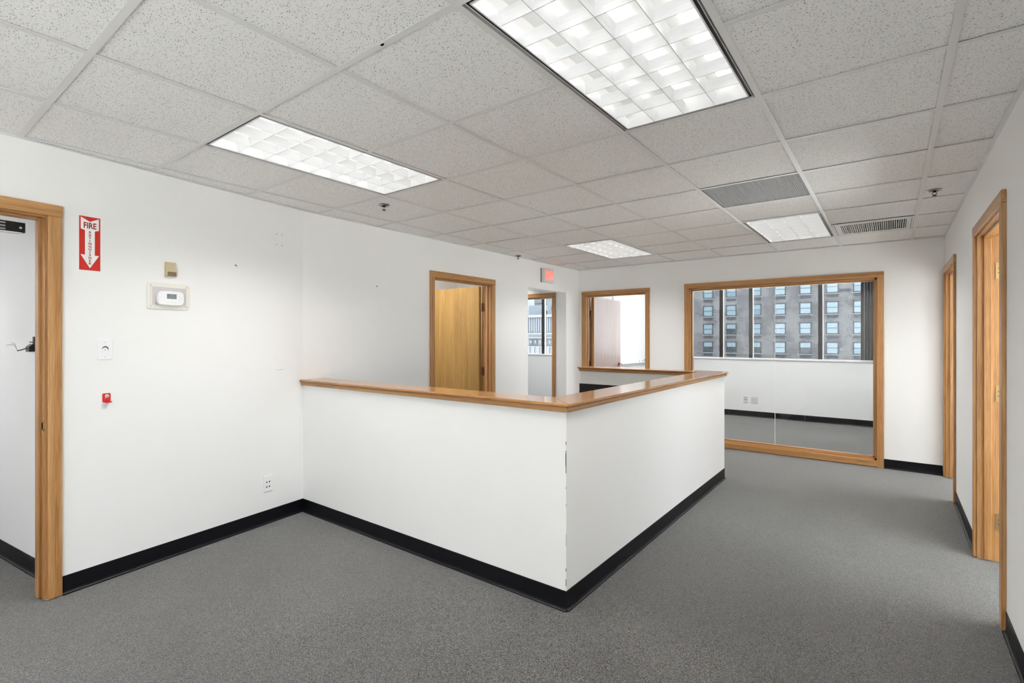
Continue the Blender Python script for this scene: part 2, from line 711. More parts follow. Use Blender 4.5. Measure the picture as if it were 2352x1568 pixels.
# closet behind the second left door
clo = MB()
clo.box(-1.22, -1.10, 2.4, 4.75, 0, WH)
clo.box(-1.10, -WT, 4.64, 4.76, 0, WH)
clo.box(-1.10, -WT, 2.4, 2.5, 0, WH)
clo.box(-1.22, -WT, 2.4, 4.76, 2.70, 2.75)
o = clo.build('wall_closet', 'paint')
tag(o, 'plain white closet walls behind the oak door', 'wall', kind='structure')

# corridor beyond the cased-free opening, and the room past it
co = MB()
co.box(-4.1, -4.0, 4.6, YX, 0, WH)
co.box(-4.0, -1.22, 4.64, 4.76, 0, WH)
co.box(-4.0, -WT, 4.76, YB, 2.42, 2.5)
co.box(-4.0, -0.10, YB + WT, YX, 2.42, 2.5)
co.box(-WT, 0.0, YB + WT, YX, 0, WH)
o = co.build('wall_corridor', 'paint_cool')
tag(o, 'pale walls of the side corridor beyond the plain opening', 'wall', kind='structure')

# outside wall of the glazed room and the side room
WIN = [(0.62, 3.95, 1.02, 2.42), (-3.6, -1.9, 1.008, 2.42)]
xo = MB()
wall_boxes(xo, -4.1, 4.5, WIN, WH, lambda a, b, c, d: xo.box(a, b, YX, YX + 0.2, c, d))
o = xo.build('wall_outside', 'paint_cool')
tag(o, 'white outside wall under the strip windows of the glazed room', 'wall', kind='structure')
o = MB().box(4.1, 4.22, YB + WT, YX, 0, WH).build('wall_glazed_room', 'paint_cool')
tag(o, 'white side wall of the glazed room', 'wall', kind='structure')
o = MB().box(0, 4.1, YB + WT, YX, 2.42, 2.5).build('ceiling_glazed_room', 'paint')
tag(o, 'white ceiling of the room behind the interior glazing', 'ceiling', kind='structure')

# the two offices on the right with their own windows
XO = 6.3
ro = MB()
wall_boxes(ro, 1.4, 6.4, [(1.6, 4.3, 0.25, 2.38), (4.6, 6.2, 0.25, 2.38)], WH, lambda a, b, c, d: ro.box(XO, XO + 0.2, a, b, c, d))
ro.box(XR + WT, XO, 1.3, 1.4, 0, WH)
ro.box(XR + WT, XO, 4.4, 4.5, 0, WH)
ro.box(XR + WT, XO, 6.3, 6.4, 0, WH)
ro.box(XR + WT, XO, 1.4, 6.3, 2.42, 2.5)
o = ro.build('wall_offices', 'paint')
tag(o, 'white walls of the offices behind the right-hand doorways', 'wall', kind='structure')

portal('window_portal', ((0.62 + 3.95) / 2, YX + 0.21, 1.66), (-math.pi / 2, 0, 0), 3.33, 1.28)
portal('window_portal', (-2.75, YX + 0.21, 1.655), (-math.pi / 2, 0, 0), 1.7, 1.29)
portal('window_portal', (XO + 0.21, 2.95, 1.315), (0, math.pi / 2, 0), 2.13, 2.7)
portal('window_portal', (XR + WT + 0.01, -2.3, 1.25), (0, math.pi / 2, 0), 2.26, 2.0)
portal('window_portal', (XO + 0.21, 5.4, 1.315), (0, math.pi / 2, 0), 2.13, 1.6)

# ---------------------------------------------------------------- hung ceiling
ceil = MB().box(-0.6, XR + 0.1, YEND - 0.1, YB + 0.05, 2.66, 2.75).build('ceiling', 'paint_cool')
tag(ceil, 'suspended grid ceiling of fissured off-white tiles', 'ceiling', kind='structure')
GX = [0.2533, 0.8635, 1.4758, 2.0944, 2.7069, 3.3246, 3.942]
GY = [-3.027, -2.417, -1.808, -1.198, -0.589, 0.0208, 0.6194, 1.2218, 1.8249, 2.4289, 3.0386, 3.6543, 4.2624, 4.8751, 5.4858, 6.0954]


def leftx(y):
    """room face of the left wall at depth y"""
    return 0.0 if y >= W1.y else W0.x + (W1.x - W0.x) * y / W1.y


BAR = 0.0125
for i, x in enumerate(GX):
    y0 = YEND if x > leftx(YEND) else (W0.x - x) / (W0.x - W1.x) * W1.y
    MB().box(-BAR, BAR, 0, YB - y0, 0, 0.0012).box(-0.001, 0.001, 0, YB - y0, 0.0012, 0.03).build('grid_runner', 'tbar', ceil).location = (x, y0, CZ)
edges_x = GX + [XR]
# fixtures occupy these cells: (column index, row index) -> kind
FIX = {}
LIGHTS = [(1, 6), (4, 6), (1, 12), (4, 12), (1, 0), (4, 0)]
for c, r in LIGHTS:
    FIX[(c, r)] = FIX[(c, r + 1)] = 'light'
FIX[(4, 10)] = 'return'
FIX[(5, 13)] = 'supply'
for j, y in enumerate(GY):
    lx = leftx(y)
    xs = [lx] + [g for g in GX if g > lx + 0.03] + [XR]
    for k in range(len(xs) - 1):
        # no cross tee through the middle of a light
        ci = (GX.index(xs[k]) if xs[k] in GX else -1)
        if (ci, j - 1) in [(c, r) for c, r in LIGHTS]:
            continue
        MB().box(BAR, xs[k + 1] - xs[k] - BAR, -BAR, BAR, 0, 0.0011).build('cross_tee', 'tbar', ceil).location = (xs[k], y, CZ)
tile_cache = {}
rows = [YEND] + GY + [YB]
for r in range(len(rows) - 1):
    y0, y1 = rows[r], rows[r + 1]
    for c in range(-1, len(GX)):
        if FIX.get((c, r - 1)):
            continue
        x1 = edges_x[c + 1]
        if c >= 0:
            x0 = GX[c]
            xa = xb = x0
        else:
            xa, xb = leftx(y0), leftx(y1)
        gl_ = 0.005 if c >= 0 else 0.0
        gr = 0.005 if c + 1 < len(GX) else 0.0
        if c < 0 and min(x1 - xa, x1 - xb) < 0.03:
            if max(x1 - xa, x1 - xb) < 0.04:
                continue
        sag = random.uniform(0.0045, 0.0075)
        yb_ = 0.005
        poly = [(min(xa, x1 - 0.01) + gl_, y0 + yb_), (x1 - gr, y0 + yb_), (x1 - gr, y1 - yb_), (min(xb, x1 - 0.01) + gl_, y1 - yb_)]
        cx, cy = sum(p[0] for p in poly) / 4, sum(p[1] for p in poly) / 4
        if c >= 0 and c < len(GX) - 1 and 0 < r < len(rows) - 2:
            key = 'full'
            if key not in tile_cache:
                b2 = MB().box(-0.3, 0.3, -0.3, 0.3, 0, 0.016)
                me = b2.mesh('ceiling_tile')
                me.materials.append(MATS['fissured_tile'])
                tile_cache[key] = me
            o = inst(tile_cache[key], 'ceiling_tile', (cx, cy, CZ + sag), ceil)
        else:
            MB().prism([(p[0] - cx, p[1] - cy) for p in poly], 2, 0, 0.016).build('ceiling_tile', 'fissured_tile', ceil).location = (cx, cy, CZ + sag)
# perimeter wall angle
angs = [((0.0, W1.y), (0.0, YB)), ((0.0, YB), (XR, YB)), ((XR, YB), (XR, YEND)),
        ((leftx(YEND), YEND), (0.0, W1.y))]
for (ax, ay), (bx, by) in angs:
    L = math.hypot(bx - ax, by - ay)
    o = MB().box(0, L, -0.020, 0, -0.0012, 0.0).box(0, L, -0.0015, 0, 0.0, 0.02).build('wall_angle', 'tbar', ceil)
    o.location = (ax, ay, CZ)
    o.rotation_euler = (0, 0, math.atan2(by - ay, bx - ax))
    # the strip must lie on the room side
    side = Vector((math.sin(o.rotation_euler.z), -math.cos(o.rotation_euler.z)))
    mid = Vector(((ax + bx) / 2, (ay + by) / 2))
    if (Vector((2.2, 2.5)) - mid).dot(side) < 0:
        o.scale = (1, -1, 1)
MB().disc((0, 0), 0.006, 2, -0.002, 0.004, 7, 1.6, 0.7).build('tile_chip', 'black_void', ceil).location = (2.36, 0.617, CZ)

# ---------------------------------------------------------------- baseboards
BBH = 0.1


def bb_profile():
    """(out from wall, up)"""
    p = [(0, 0), (0.017, 0), (0.0165, 0.003)]
    for k in range(1, 5):
        t = k / 5 * math.pi / 2
        p.append((0.0165 - 0.0125 * math.sin(t) * 1.0, 0.003 + 0.014 * (1 - math.cos(t))))
    p += [(0.0035, 0.019), (0.0032, BBH - 0.003), (0.002, BBH), (0, BBH)]
    return p


def strip(parent, p0, p1, name='vinyl_strip', room=None, gap=0.0006):
    """cove base from p0 to p1 (room on the left-hand side when walking p0->p1, mirrored by room)"""
    a, b = Vector((*p0, 0)), Vector((*p1, 0))
    L = (b - a).length - gap
    pr = bb_profile()
    o = MB().prism([(q[0], q[1]) for q in pr], 0, 0, L).build(name, 'vinyl', parent)
    o.location = a
    ang = math.atan2(b.y - a.y, b.x - a.x)
    o.rotation_euler = (0, 0, ang)
    return o


def base(name, label, runs):
    e = empty(name)
    tag(e, label, 'baseboard', kind='structure')
    for p0, p1 in runs:
        strip(e, p0, p1)
    return e


def nw(s, off=0.0):
    p = W0 + WD * s - WN * off
    return (p.x, p.y)


# walking so that the room is to the left
base('baseboard_left', 'black vinyl cove baseboard along the left wall beside the counter',
     [(nw(1.353), nw(0.192)), (nw(WL), nw(1.3535))])
base('baseboard_left_far', 'black vinyl cove baseboard on the left wall behind the counter',
     [((0, 3.08), (0, 1.87)), ((0, 4.825), (0, 4.142)), ((0, YB), (0, 5.795))])
base('baseboard_back', 'black vinyl cove baseboard under the back wall right of the glazing',
     [((XR - 0.02, YB), (3.71, YB)), ((1.59, YB), (1.12, YB))])
base('baseboard_right', 'black vinyl cove baseboard along the right wall between the doorways',
     [((XR, 3.858), (XR, 5.09)), ((XR, 1.2), (XR, 2.79)), ((XR, -1.28), (XR, 1.199))])
e = base('baseboard_lobby', 'black vinyl cove baseboard in the lobby at far left', [])
p = W0 + WD * 0.212
a_, b_ = p + WN * 2.3, p + WN * WT
strip(e, (b_.x, b_.y), (a_.x, a_.y)).scale = (1, 1, 1)
base('baseboard_glazed_room', 'black vinyl cove baseboard inside the glazed room under the windows',
     [((2.62, YX), (0.0, YX)), ((4.1, YX), (2.621, YX))])


# ---------------------------------------------------------------- doors
def hinge(parent, x, y, z, side, mat='bronze'):
    """butt hinge: knuckle at local (x,y), leaves on the jamb face"""
    h = empty('hinge', (x, y, z), 0, parent)
    MB().disc((0, 0), 0.006, 2, -0.05, 0.05, 10).build('knuckle', mat, h, smooth=False)
    MB().box(0, side * 0.002, -0.036, -0.002, -0.05, 0.05).build('hinge_leaf', mat, h)
    for k in (-0.036, -0.014, 0.014, 0.036):
        MB().disc((-0.012 if abs(k) > 0.02 else -0.024, k), 0.0028, 0, side * 0.002, side * 0.0032, 8).build('screw', 'black', h)
    return h


def door_frame(name, label, origin, rz, w, h, stop=0.05, cw=0.061, ct=0.018, back=True, wt=WT):
    e = empty(name, origin, rz)
    tag(e, label, 'door frame', kind='structure')
    faces = [(-ct, 0.0)] + ([(wt, wt + ct)] if back else [])
    for y0, y1 in faces:
        MB().box(-cw, 0.0, y0, y1, 0.004, h).build('side_casing', 'oak_z', e, bevel=0.003)
        MB().box(w, w + cw, y0, y1, 0.004, h).build('side_casing', 'oak_z', e, bevel=0.003)
        MB().box(-cw - 0.002, w + cw + 0.002, y0 - (0.001 if y0 < 0 else 0), y1, h, h + 0.062).build('head_casing', 'oak_x', e, bevel=0.003)
    J = 0.008
    MB().box(-0.012, J, -0.002, wt + 0.002, 0.004, h - J).build('jamb', 'oak_z', e)
    MB().box(w - J, w + 0.012, -0.002, wt + 0.002, 0.004, h - J).build('jamb', 'oak_z', e)
    MB().box(-0.012, w + 0.012, -0.002, wt + 0.002, h - J, h + 0.012).build('head_jamb', 'oak_x', e)
    s0, s1 = stop, stop + 0.036
    MB().box(J, J + 0.012, s0, s1, 0.006, h - J - 0.012).build('door_stop', 'oak_z', e, bevel=0.002)
    MB().box(w - J - 0.012, w - J, s0, s1, 0.006, h - J - 0.012).build('door_stop', 'oak_z', e, bevel=0.002)
    MB().box(J, w - J, s0, s1, h - J - 0.012, h - J).build('head_stop', 'oak_x', e, bevel=0.002)
    return e


# entrance (far left)
p = W0 + WD * D1S
d1 = door_frame('door_1', 'oak door frame at the far left edge beside the fire extinguisher sign', (p.x, p.y, 0), WROT, D1E - D1S, 2.034, stop=0.045)
lx = D1E - D1S
# strike plate in the right jamb
sp = empty('strike_plate', (lx - 0.008, 0.024, 0.921), 0, d1)
tag(sp, 'brass strike plate')
MB().box(-0.0015, 0, -0.016, 0.012, -0.029, 0.029).build('plate', 'brass', sp)
MB().box(-0.0022, -0.0015, -0.006, 0.008, -0.018, 0.018).build('latch_hole', 'black_void', sp)
MB().prism([(-0.016, -0.024), (-0.026, -0.012), (-0.026, 0.012), (-0.016, 0.024)], 0, -0.004, 0).build('lip', 'brass', sp)

# closet door, leaf swung in ninety degrees
d2 = door_frame('door_2', 'oak door frame on the left wall behind the counter', (0, 3.146, 0), math.pi / 2, 0.93, 2.018, stop=0.04)
lf = empty('door_leaf', (0.93 - 0.014, WT + 0.004, 0), 0, d2)
tag(lf, 'golden oak flush door swung open into the closet')
MB().box(-0.044, 0, 0.012, 0.912, 0.012, 2.0).build('slab', 'oak_leaf', lf, bevel=0.001)
for z in (1.753, 0.99, 0.25):
    hinge(d2, 0.93 - 0.011, WT + 0.006, z, -1)
kn = empty('knob', (-0.044, 0.852, 0.95), 0, lf)
MB().disc((0, 0), 0.03, 0, -0.006, 0, 16).build('rose', 'copper', kn)
MB().disc((0, 0), 0.025, 0, -0.06, -0.03, 16).build('grip', 'copper', kn)
MB().disc((0, 0), 0.012, 0, -0.03, -0.006, 12).build('neck', 'copper', kn)

# glazed-room door, leaf swung in ninety degrees, pinkish veneer
d3 = door_frame('door_3', 'oak door frame on the back wall behind the counter corner', (0.118, YB, 0), 0, 0.938, 2.018, stop=0.035)
lf = empty('door_leaf', (0.014, WT + 0.004, 0), 0, d3)
tag(lf, 'pale pinkish wood flush door swung open against the whiteboard wall')
MB().box(0.012, 0.056, 0.014, 0.932, 0.012, 2.0).build('slab', 'pale_leaf', lf, bevel=0.001)
MB().box(0.0119, 0.0561, 0.0, 0.0142, 0.012, 2.0).build('edge_strip', 'oak_z', lf)
for z in (1.753, 0.99, 0.25):
    hinge(d3, 0.013, WT + 0.006, z, 1)
lv = empty('lever', (0.056, 0.868, 0.955), 0, lf)
tag(lv, 'copper coloured lever handle')
MB().disc((0, 0), 0.030, 0, 0, 0.008, 18).build('rose', 'copper', lv)
MB().disc((0, 0), 0.012, 0, 0.008, 0.05, 12).build('neck', 'copper', lv)
MB().tube([(0.05, 0.005, 0), (0.055, -0.03, 0.002), (0.052, -0.08, -0.004), (0.046, -0.105, -0.008)], 0.009).build('grip', 'copper', lv, smooth=True)

# right wall doorways (local x runs toward the viewer)
d4 = door_frame('door_4', 'nearer oak doorway in the right wall', (XR, DAF, 0), -math.pi / 2, DAF - DAN, 2.030, stop=0.028)
for z in (1.805, 1.043, 0.25):
    hinge(d4, 0.010, WT - 0.006, z, 1, 'brass')
d5 = door_frame('door_5', 'farther oak doorway in the right wall beside the corner', (XR, DBF, 0), -math.pi / 2, DBF - DBN, 2.030, stop=0.028)
for z in (1.805, 1.043):
    hinge(d5, 0.010, WT - 0.006, z, 1, 'brass')
d6 = door_frame('door_6', 'oak frame deep in the side corridor before the far window', (-1.50, YB, 0), 0, 1.028, 2.034, stop=0.05)

# ---------------------------------------------------------------- interior glazing
w1 = empty('window_1', (0, YB, 0))
tag(w1, 'large oak-framed interior glazing with two butted panes in the back wall', 'window', kind='structure')
XA, XB2, ZA, ZB2 = 1.653, 3.648, 0.075, 2.036
for y0, y1 in ((-0.018, 0.0), (WT, WT + 0.018)):
    MB().box(XA - 0.06, XA, y0, y1, 0.0, ZB2).build('side_casing', 'oak_z', w1, bevel=0.003)
    MB().box(XB2, XB2 + 0.06, y0, y1, 0.0, ZB2).build('side_casing', 'oak_z', w1, bevel=0.003)
    MB().box(XA - 0.062, XB2 + 0.062, y0 - (0.001 if y0 < 0 else 0), y1, ZB2, ZB2 + 0.062).build('head_casing', 'oak_x', w1, bevel=0.003)
    MB().box(XA, XB2, y0, y1, 0.006, ZA).build('bottom_casing', 'oak_x', w1, bevel=0.003)
MB().box(XA, XA + 0.02, 0, WT, ZA, ZB2).build('jamb', 'oak_z', w1)
MB().box(XB2 - 0.02, XB2, 0, WT, ZA, ZB2).build('jamb', 'oak_z', w1)
MB().box(XA, XB2, 0, WT, ZB2 - 0.02, ZB2).build('head_jamb', 'oak_x', w1)
MB().box(XA, XB2, 0, WT, 0.006, ZA + 0.02).build('sill', 'oak_x', w1)
GYL = 0.045
for y0, y1 in ((GYL - 0.018, GYL), (GYL + 0.008, GYL + 0.026)):
    MB().box(XA + 0.02, XA + 0.034, y0, y1, ZA + 0.02, ZB2 - 0.02).build('glazing_bead', 'oak_z', w1, bevel=0.002)
    MB().box(XB2 - 0.034, XB2 - 0.02, y0, y1, ZA + 0.02, ZB2 - 0.02).build('glazing_bead', 'oak_z', w1, bevel=0.002)
    MB().box(XA + 0.02, XB2 - 0.02, y0, y1, ZB2 - 0.034, ZB2 - 0.02).build('glazing_bead', 'oak_x', w1, bevel=0.002)
    MB().box(XA + 0.02, XB2 - 0.02, y0, y1, ZA + 0.02, ZA + 0.036).build('glazing_bead', 'oak_x', w1, bevel=0.002)
XJ = 2.657
MB().box(XA + 0.022, XJ - 0.0023, GYL, GYL + 0.008, ZA + 0.022, ZB2 - 0.022).build('glass_pane', 'clear_glass', w1)
MB().box(XJ + 0.0023, XB2 - 0.022, GYL, GYL + 0.008, ZA + 0.022, ZB2 - 0.022).build('glass_pane', 'clear_glass', w1)
MB().box(XJ - 0.0022, XJ + 0.0022, GYL - 0.0005, GYL + 0.0085, ZA + 0.022, ZB2 - 0.022).build('silicone_joint', 'white_plastic', w1)

# ---------------------------------------------------------------- strip windows in the outside wall
w2 = empty('window_2', (0, YX, 0))
tag(w2, 'dark-framed strip window of the glazed room facing the apartment building', 'window', kind='structure')
MULL = [0.62, 1.246, 1.747, 2.806, 3.385, 3.90]
for i, x in enumerate(MULL):
    wdt = 0.058 if 0 < i < 4 else 0.04
    MB().box(x, x + wdt, 0.07, 0.16, 1.02, 2.42).build('mullion', 'dark_bronze', w2)
    if 0 < i < 4:
        MB().box(x + wdt, x + wdt + 0.012, 0.075, 0.11, 1.02, 2.42).build('stop_bead', 'steel', w2)
MB().box(0.62, 3.95, 0.07, 0.16, 2.39, 2.42).build('head_rail', 'dark_bronze', w2)
MB().box(0.62, 3.95, 0.07, 0.16, 1.02, 1.032).build('bottom_rail', 'dark_bronze', w2)
MB().box(0.60, 3.97, -0.02, 0.07, 1.008, 1.034).build('sill', 'white_plastic', w2)
for i in range(5):
    MB().box(MULL[i] + 0.03, MULL[i + 1] + 0.01, 0.11, 0.116, 1.03, 2.40).build('glass_pane', 'clear_glass', w2)
w3 = empty('window_3', (0, YX, 0))
tag(w3, 'dark-framed window at the end of the side corridor', 'window', kind='structure')
for x in (-3.6, -2.683, -1.94):
    MB().box(x, x + 0.07, 0.07, 0.16, 1.008, 2.42).build('mullion', 'dark_bronze', w3)
MB().box(-2.613, -2.60, 0.075, 0.11, 1.008, 2.42).build('stop_bead', 'steel', w3)
MB().box(-3.6, -1.87, 0.07, 0.16, 2.39, 2.42).build('head_rail', 'dark_bronze', w3)
MB().box(-3.6, -1.9, 0.07, 0.16, 1.008, 1.02).build('bottom_rail', 'dark_bronze', w3)
MB().box(-3.62, -1.88, -0.02, 0.07, 0.995, 1.02).build('sill', 'white_plastic', w3)
for a, b in ((-3.55, -2.66), (-2.63, -1.92)):
    MB().box(a, b, 0.11, 0.116, 1.015, 2.40).build('glass_pane', 'clear_glass', w3)
for k, (a, b) in enumerate(((1.6, 4.3), (4.6, 6.2))):
    w = empty('window_%d' % (4 + k), (XO, 0, 0))
    tag(w, ['office window behind the nearer right doorway', 'office window behind the farther right doorway'][k], 'window', kind='structure')
    n = 3 if k == 0 else 2
    for i in range(n + 1):
        x = a + (b - a - 0.05) * i / n
        MB().box(0.07, 0.16, x, x + 0.05, 0.25, 2.38).build('mullion', 'dark_bronze', w)
    MB().box(-0.02, 0.07, a, b, 0.24, 0.265).build('sill', 'white_plastic', w)
    for i in range(n):
        MB().box(0.11, 0.116, a + (b - a - .05) * i / n + .03, a + (b - a - .05) * (i + 1) / n + .02, 0.26, 2.37).build('glass_pane', 'clear_glass', w)

w = empty('window_6', (XR, 0, 0))  # unseen window added to flood the room with daylight
tag(w, 'added full-height daylight window in the right wall behind the viewpoint', 'window', kind='structure')
for i in range(3):
    y = -3.3 + 1.95 * i / 2
    MB().box(0.02, 0.10, y, y + 0.05, 0.12, 2.38).build('mullion', 'dark_bronze', w)
MB().box(0.0, 0.12, -3.3, -1.3, 0.10, 0.125).build('sill', 'white_plastic', w)
for i in range(2):
    MB().box(0.06, 0.066, -3.28 + 1.95 * i / 2, -3.28 + 1.95 * (i + 1) / 2, 0.125, 2.375).build('glass_pane', 'clear_glass', w)

# dark drapery stacked at the right end of the strip window
cu = empty('window_drape', (0, 0, 0))
tag(cu, 'dark gathered drape hanging at the right end of the strip window', 'drape')
for k in range(11):
    x = 3.428 + 0.043 * k
    poly = []
    for i in range(7):
        t = i / 6
        poly.append((x + 0.040 * t, YX - 0.02 - 0.035 * math.sin(math.pi * t)))
    poly += [(x + 0.040, YX - 0.012), (x, YX - 0.012)]
    MB().prism(poly, 2, 1.04, 2.38).build('pleat', 'curtain', cu)
MB().box(3.40, 3.92, YX - 0.05, YX - 0.03, 2.375, 2.395).build('track', 'white_metal', cu)

# ================================================================= the reception counter
ct = empty('reception_counter', (0, 0, 0))
tag(ct, 'white half-height reception counter wall with an oak cap wrapping the corner', 'counter')
CXR, CYF, CYE = 2.4517, 1.70, 4.7335
CT = 0.162
ZC = 1.056
XE = 0.928      # free end of the rear arm
MB().box(0, CXR, CYF, CYF + CT, 0, ZC - 0.016).build('front_half_wall', 'paint', ct)
MB().box(CXR - CT, CXR, CYF + CT, CYE - CT, 0, ZC - 0.016).build('side_half_wall', 'paint', ct)
MB().box(XE, CXR, CYE - CT, CYE, 0, ZC - 0.016).build('rear_half_wall', 'paint', ct)
OV = 0.033
xo_, xi_ = CXR + OV, CXR - CT - OV
yo_, yi_ = CYF - OV, CYF + CT + OV
yo2, yi2 = CYE + OV, CYE - CT - OV
g = 0.0004
cap = [('front_cap', 'cap_x', [(-0.0, yo_), (xo_ - g, yo_), (xi_ - g, yi_), (0.0, yi_)]),
       ('side_cap', 'cap_y', [(xo_, yo_ + g), (xo_, yo2 - g), (xi_, yi2 - g), (xi_, yi_ + g)]),
       ('rear_cap', 'cap_x', [(xo_ - g, yo2), (XE - OV, yo2), (XE - OV, yi2), (xi_ - g, yi2)])]
for nm, mt, poly in cap:
    MB().prism(poly, 2, ZC - 0.016, ZC).build(nm, mt, ct, bevel=0.0045)


def apron(poly, name, mt):
    MB().prism(poly, 2, ZC - 0.045, ZC - 0.0155).build(name, mt, ct, bevel=0.007)


A1, A0 = 0.021, 0.0
apron([(0, CYF - A1), (CXR + A1, CYF - A1), (CXR, CYF), (0, CYF)], 'apron_moulding', 'oak_x')
apron([(CXR + A1, CYF - A1), (CXR + A1, CYE + A1), (CXR, CYE), (CXR, CYF)], 'apron_moulding', 'oak_y')
apron([(CXR + A1, CYE + A1), (XE - A1, CYE + A1), (XE, CYE), (CXR, CYE)], 'apron_moulding', 'oak_x')
apron([(XE - A1, CYE + A1), (XE - A1, CYE - CT - A1), (XE, CYE - CT), (XE, CYE)], 'apron_moulding', 'oak_y')
xi, yi, yi3 = CXR - CT, CYF + CT, CYE - CT
apron([(XE - A1, yi3 - A1), (xi - A1, yi3 - A1), (xi, yi3), (XE, yi3)], 'apron_moulding', 'oak_x')
apron([(xi - A1, yi3 - A1), (xi - A1, yi + A1), (xi, yi), (xi, yi3)], 'apron_moulding', 'oak_y')
apron([(0, yi + A1), (xi - A1, yi + A1), (xi, yi), (0, yi)], 'apron_moulding', 'oak_x')
for a, b in (((0.001, CYF), (0.93, CYF)), ((0.9305, CYF), (2.02, CYF)), ((2.0205, CYF), (CXR + 0.004, CYF))):
    strip(ct, b, a, 'vinyl_strip')
for a, b in (((CXR, CYF - 0.004), (CXR, 3.03)), ((CXR, 3.0305), (CXR, CYE))):
    strip(ct, b, a, 'vinyl_strip')
strip(ct, (XE, CYE), (CXR, CYE), 'vinyl_strip')
# chipped paint along the front corner
for z0, z1, wd in ((0.845, 0.86, 0.003), (0.80, 0.815, 0.003), (0.735, 0.80, 0.0045), (0.70, 0.735, 0.003), (0.62, 0.63, 0.002), (0.20, 0.215, 0.003), (0.125, 0.16, 0.003), (0.53, 0.545, .0015), (0.33, 0.39, .0012)):
    MB().prism([(CXR + 0.0004, CYF - 0.0004), (CXR + 0.0004, CYF + wd * 0.3), (CXR - wd, CYF - 0.0004)], 2, z0, z1).build('paint_chip', 'chip', ct)
# speckled panel on the inside of the rear arm
MB().box(XE - 0.012, xi - 0.001, yi3 - 0.018, yi3, 0.0, 0.868).build('kick_panel', 'speckled_black', ct)
MB().box(XE - 0.014, xi - 0.001, yi3 - 0.020, yi3, 0.868, 0.877).build('panel_trim', 'almond_plastic', ct)

# ================================================================= ceiling fixtures
LX, LY = 0.576, 1.180


def light_master():
    root = empty('ceiling_light')
    hz = 0.115
    t = 0.002
    # housing: open box
    m = MB()
    m.box(-LX / 2, LX / 2, -LY / 2, LY / 2, hz, hz + t)
    m.box(-LX / 2, -LX / 2 + t, -LY / 2, LY / 2, 0.004, hz)
    m.box(LX / 2 - t, LX / 2, -LY / 2, LY / 2, 0.004, hz)
    m.box(-LX / 2, LX / 2, -LY / 2, -LY / 2 + t, 0.004, hz)
    m.box(-LX / 2, LX / 2, LY / 2 - t, LY / 2, 0.004, hz)
    m.build('housing', 'white_metal', root)
    # black shadow gap around the louver
    a, b = LX / 2, LY / 2
    gx = 0.013
    m = MB()
    m.box(-a, a, -b, -b + gx, 0.006, 0.008)
    m.box(-a, a, b - gx, b, 0.006, 0.008)
    m.box(-a, -a + gx, -b, b, 0.006, 0.008)
    m.box(a - gx, a, -b, b, 0.006, 0.008)
    m.build('shadow_gap', 'black', root)
    m = MB()
    ia, ib = a - gx, b - gx
    fw = 0.005
    m.box(-ia, ia, -ib, -ib + fw, 0.002, 0.05)
    m.box(-ia, ia, ib - fw, ib, 0.002, 0.05)
    m.box(-ia, -ia + fw, -ib, ib, 0.002, 0.05)
    m.box(ia - fw, ia, -ib, ib, 0.002, 0.05)
    m.build('louver_frame', 'louver', root)

    def blade(axis, pos, half):
        prof = [(-0.0009, 0.003), (0.0009, 0.003)]
        up = []
        for k in range(1, 5):
            s = k / 4
            up.append((0.0013 + 0.008 * s ** 2.2, 0.003 + 0.046 * s))
        prof = [(-0.0013, 0.003)] + [(0.0013, 0.003)] + up + [(-x, z) for x, z in up[::-1]]
        o = MB().prism([(x, z) for x, z in prof], axis, -half, half).build('louver_blade', 'louver', root)
        o.location = (0, pos, 0) if axis == 0 else (pos, 0, 0)
    for k in range(1, 4):
        blade(1, -ia + 2 * ia * k / 4, ib)
    for k in range(1, 8):
        blade(0, -ib + 2 * ib * k / 8, ia)
    for x in (-0.185, 0.0, 0.185):
        m = MB()
        m.tube([(x, -LY / 2 + 0.01, 0.088), (x, LY / 2 - 0.01, 0.088)], 0.0135, 10)
        m.build('fluorescent_tube', 'tube', root, smooth=True)
    d = bpy.data.lights.new('lamp_light', 'AREA')      # what leaves the louver, cut off like a parabolic troffer
    d.shape = 'RECTANGLE'
    d.size, d.size_y = 2 * ia - 0.02, 2 * ib - 0.02
    d.energy = LAMP
    d.spread = math.radians(SPREAD)
    d.color = (1.0, 0.985, 0.96)
    lo = bpy.data.objects.new('lamp_light', d)
    COL.objects.link(lo)
    lo.parent = root
    lo.location = (0, 0, 0.0012)
    return root


def copy_tree(src, parent=None):
    c = src.copy()
    COL.objects.link(c)
    c.parent = parent
    for ch in src.children:
        copy_tree(ch, c)
    return c


lm = light_master()
LAB = ['recessed fluorescent ceiling light over the left wall near the fire sign',
       'largest recessed fluorescent ceiling light at the top of the view',
       'recessed fluorescent ceiling light near the exit sign corner',
       'recessed fluorescent ceiling light between the two ceiling vents',
       'recessed fluorescent ceiling light behind the viewpoint on the left',
       'recessed fluorescent ceiling light behind the viewpoint on the right']
lights = []
for k, (c, r) in enumerate(LIGHTS):
    o = lm if k == 0 else copy_tree(lm)
    o.location = ((GX[c] + GX[c + 1]) / 2, (GY[r] + GY[r + 2]) / 2, CZ)
    tag(o, LAB[k], 'ceiling light', 'recessed fluorescent troffers')
    lights.append(o)

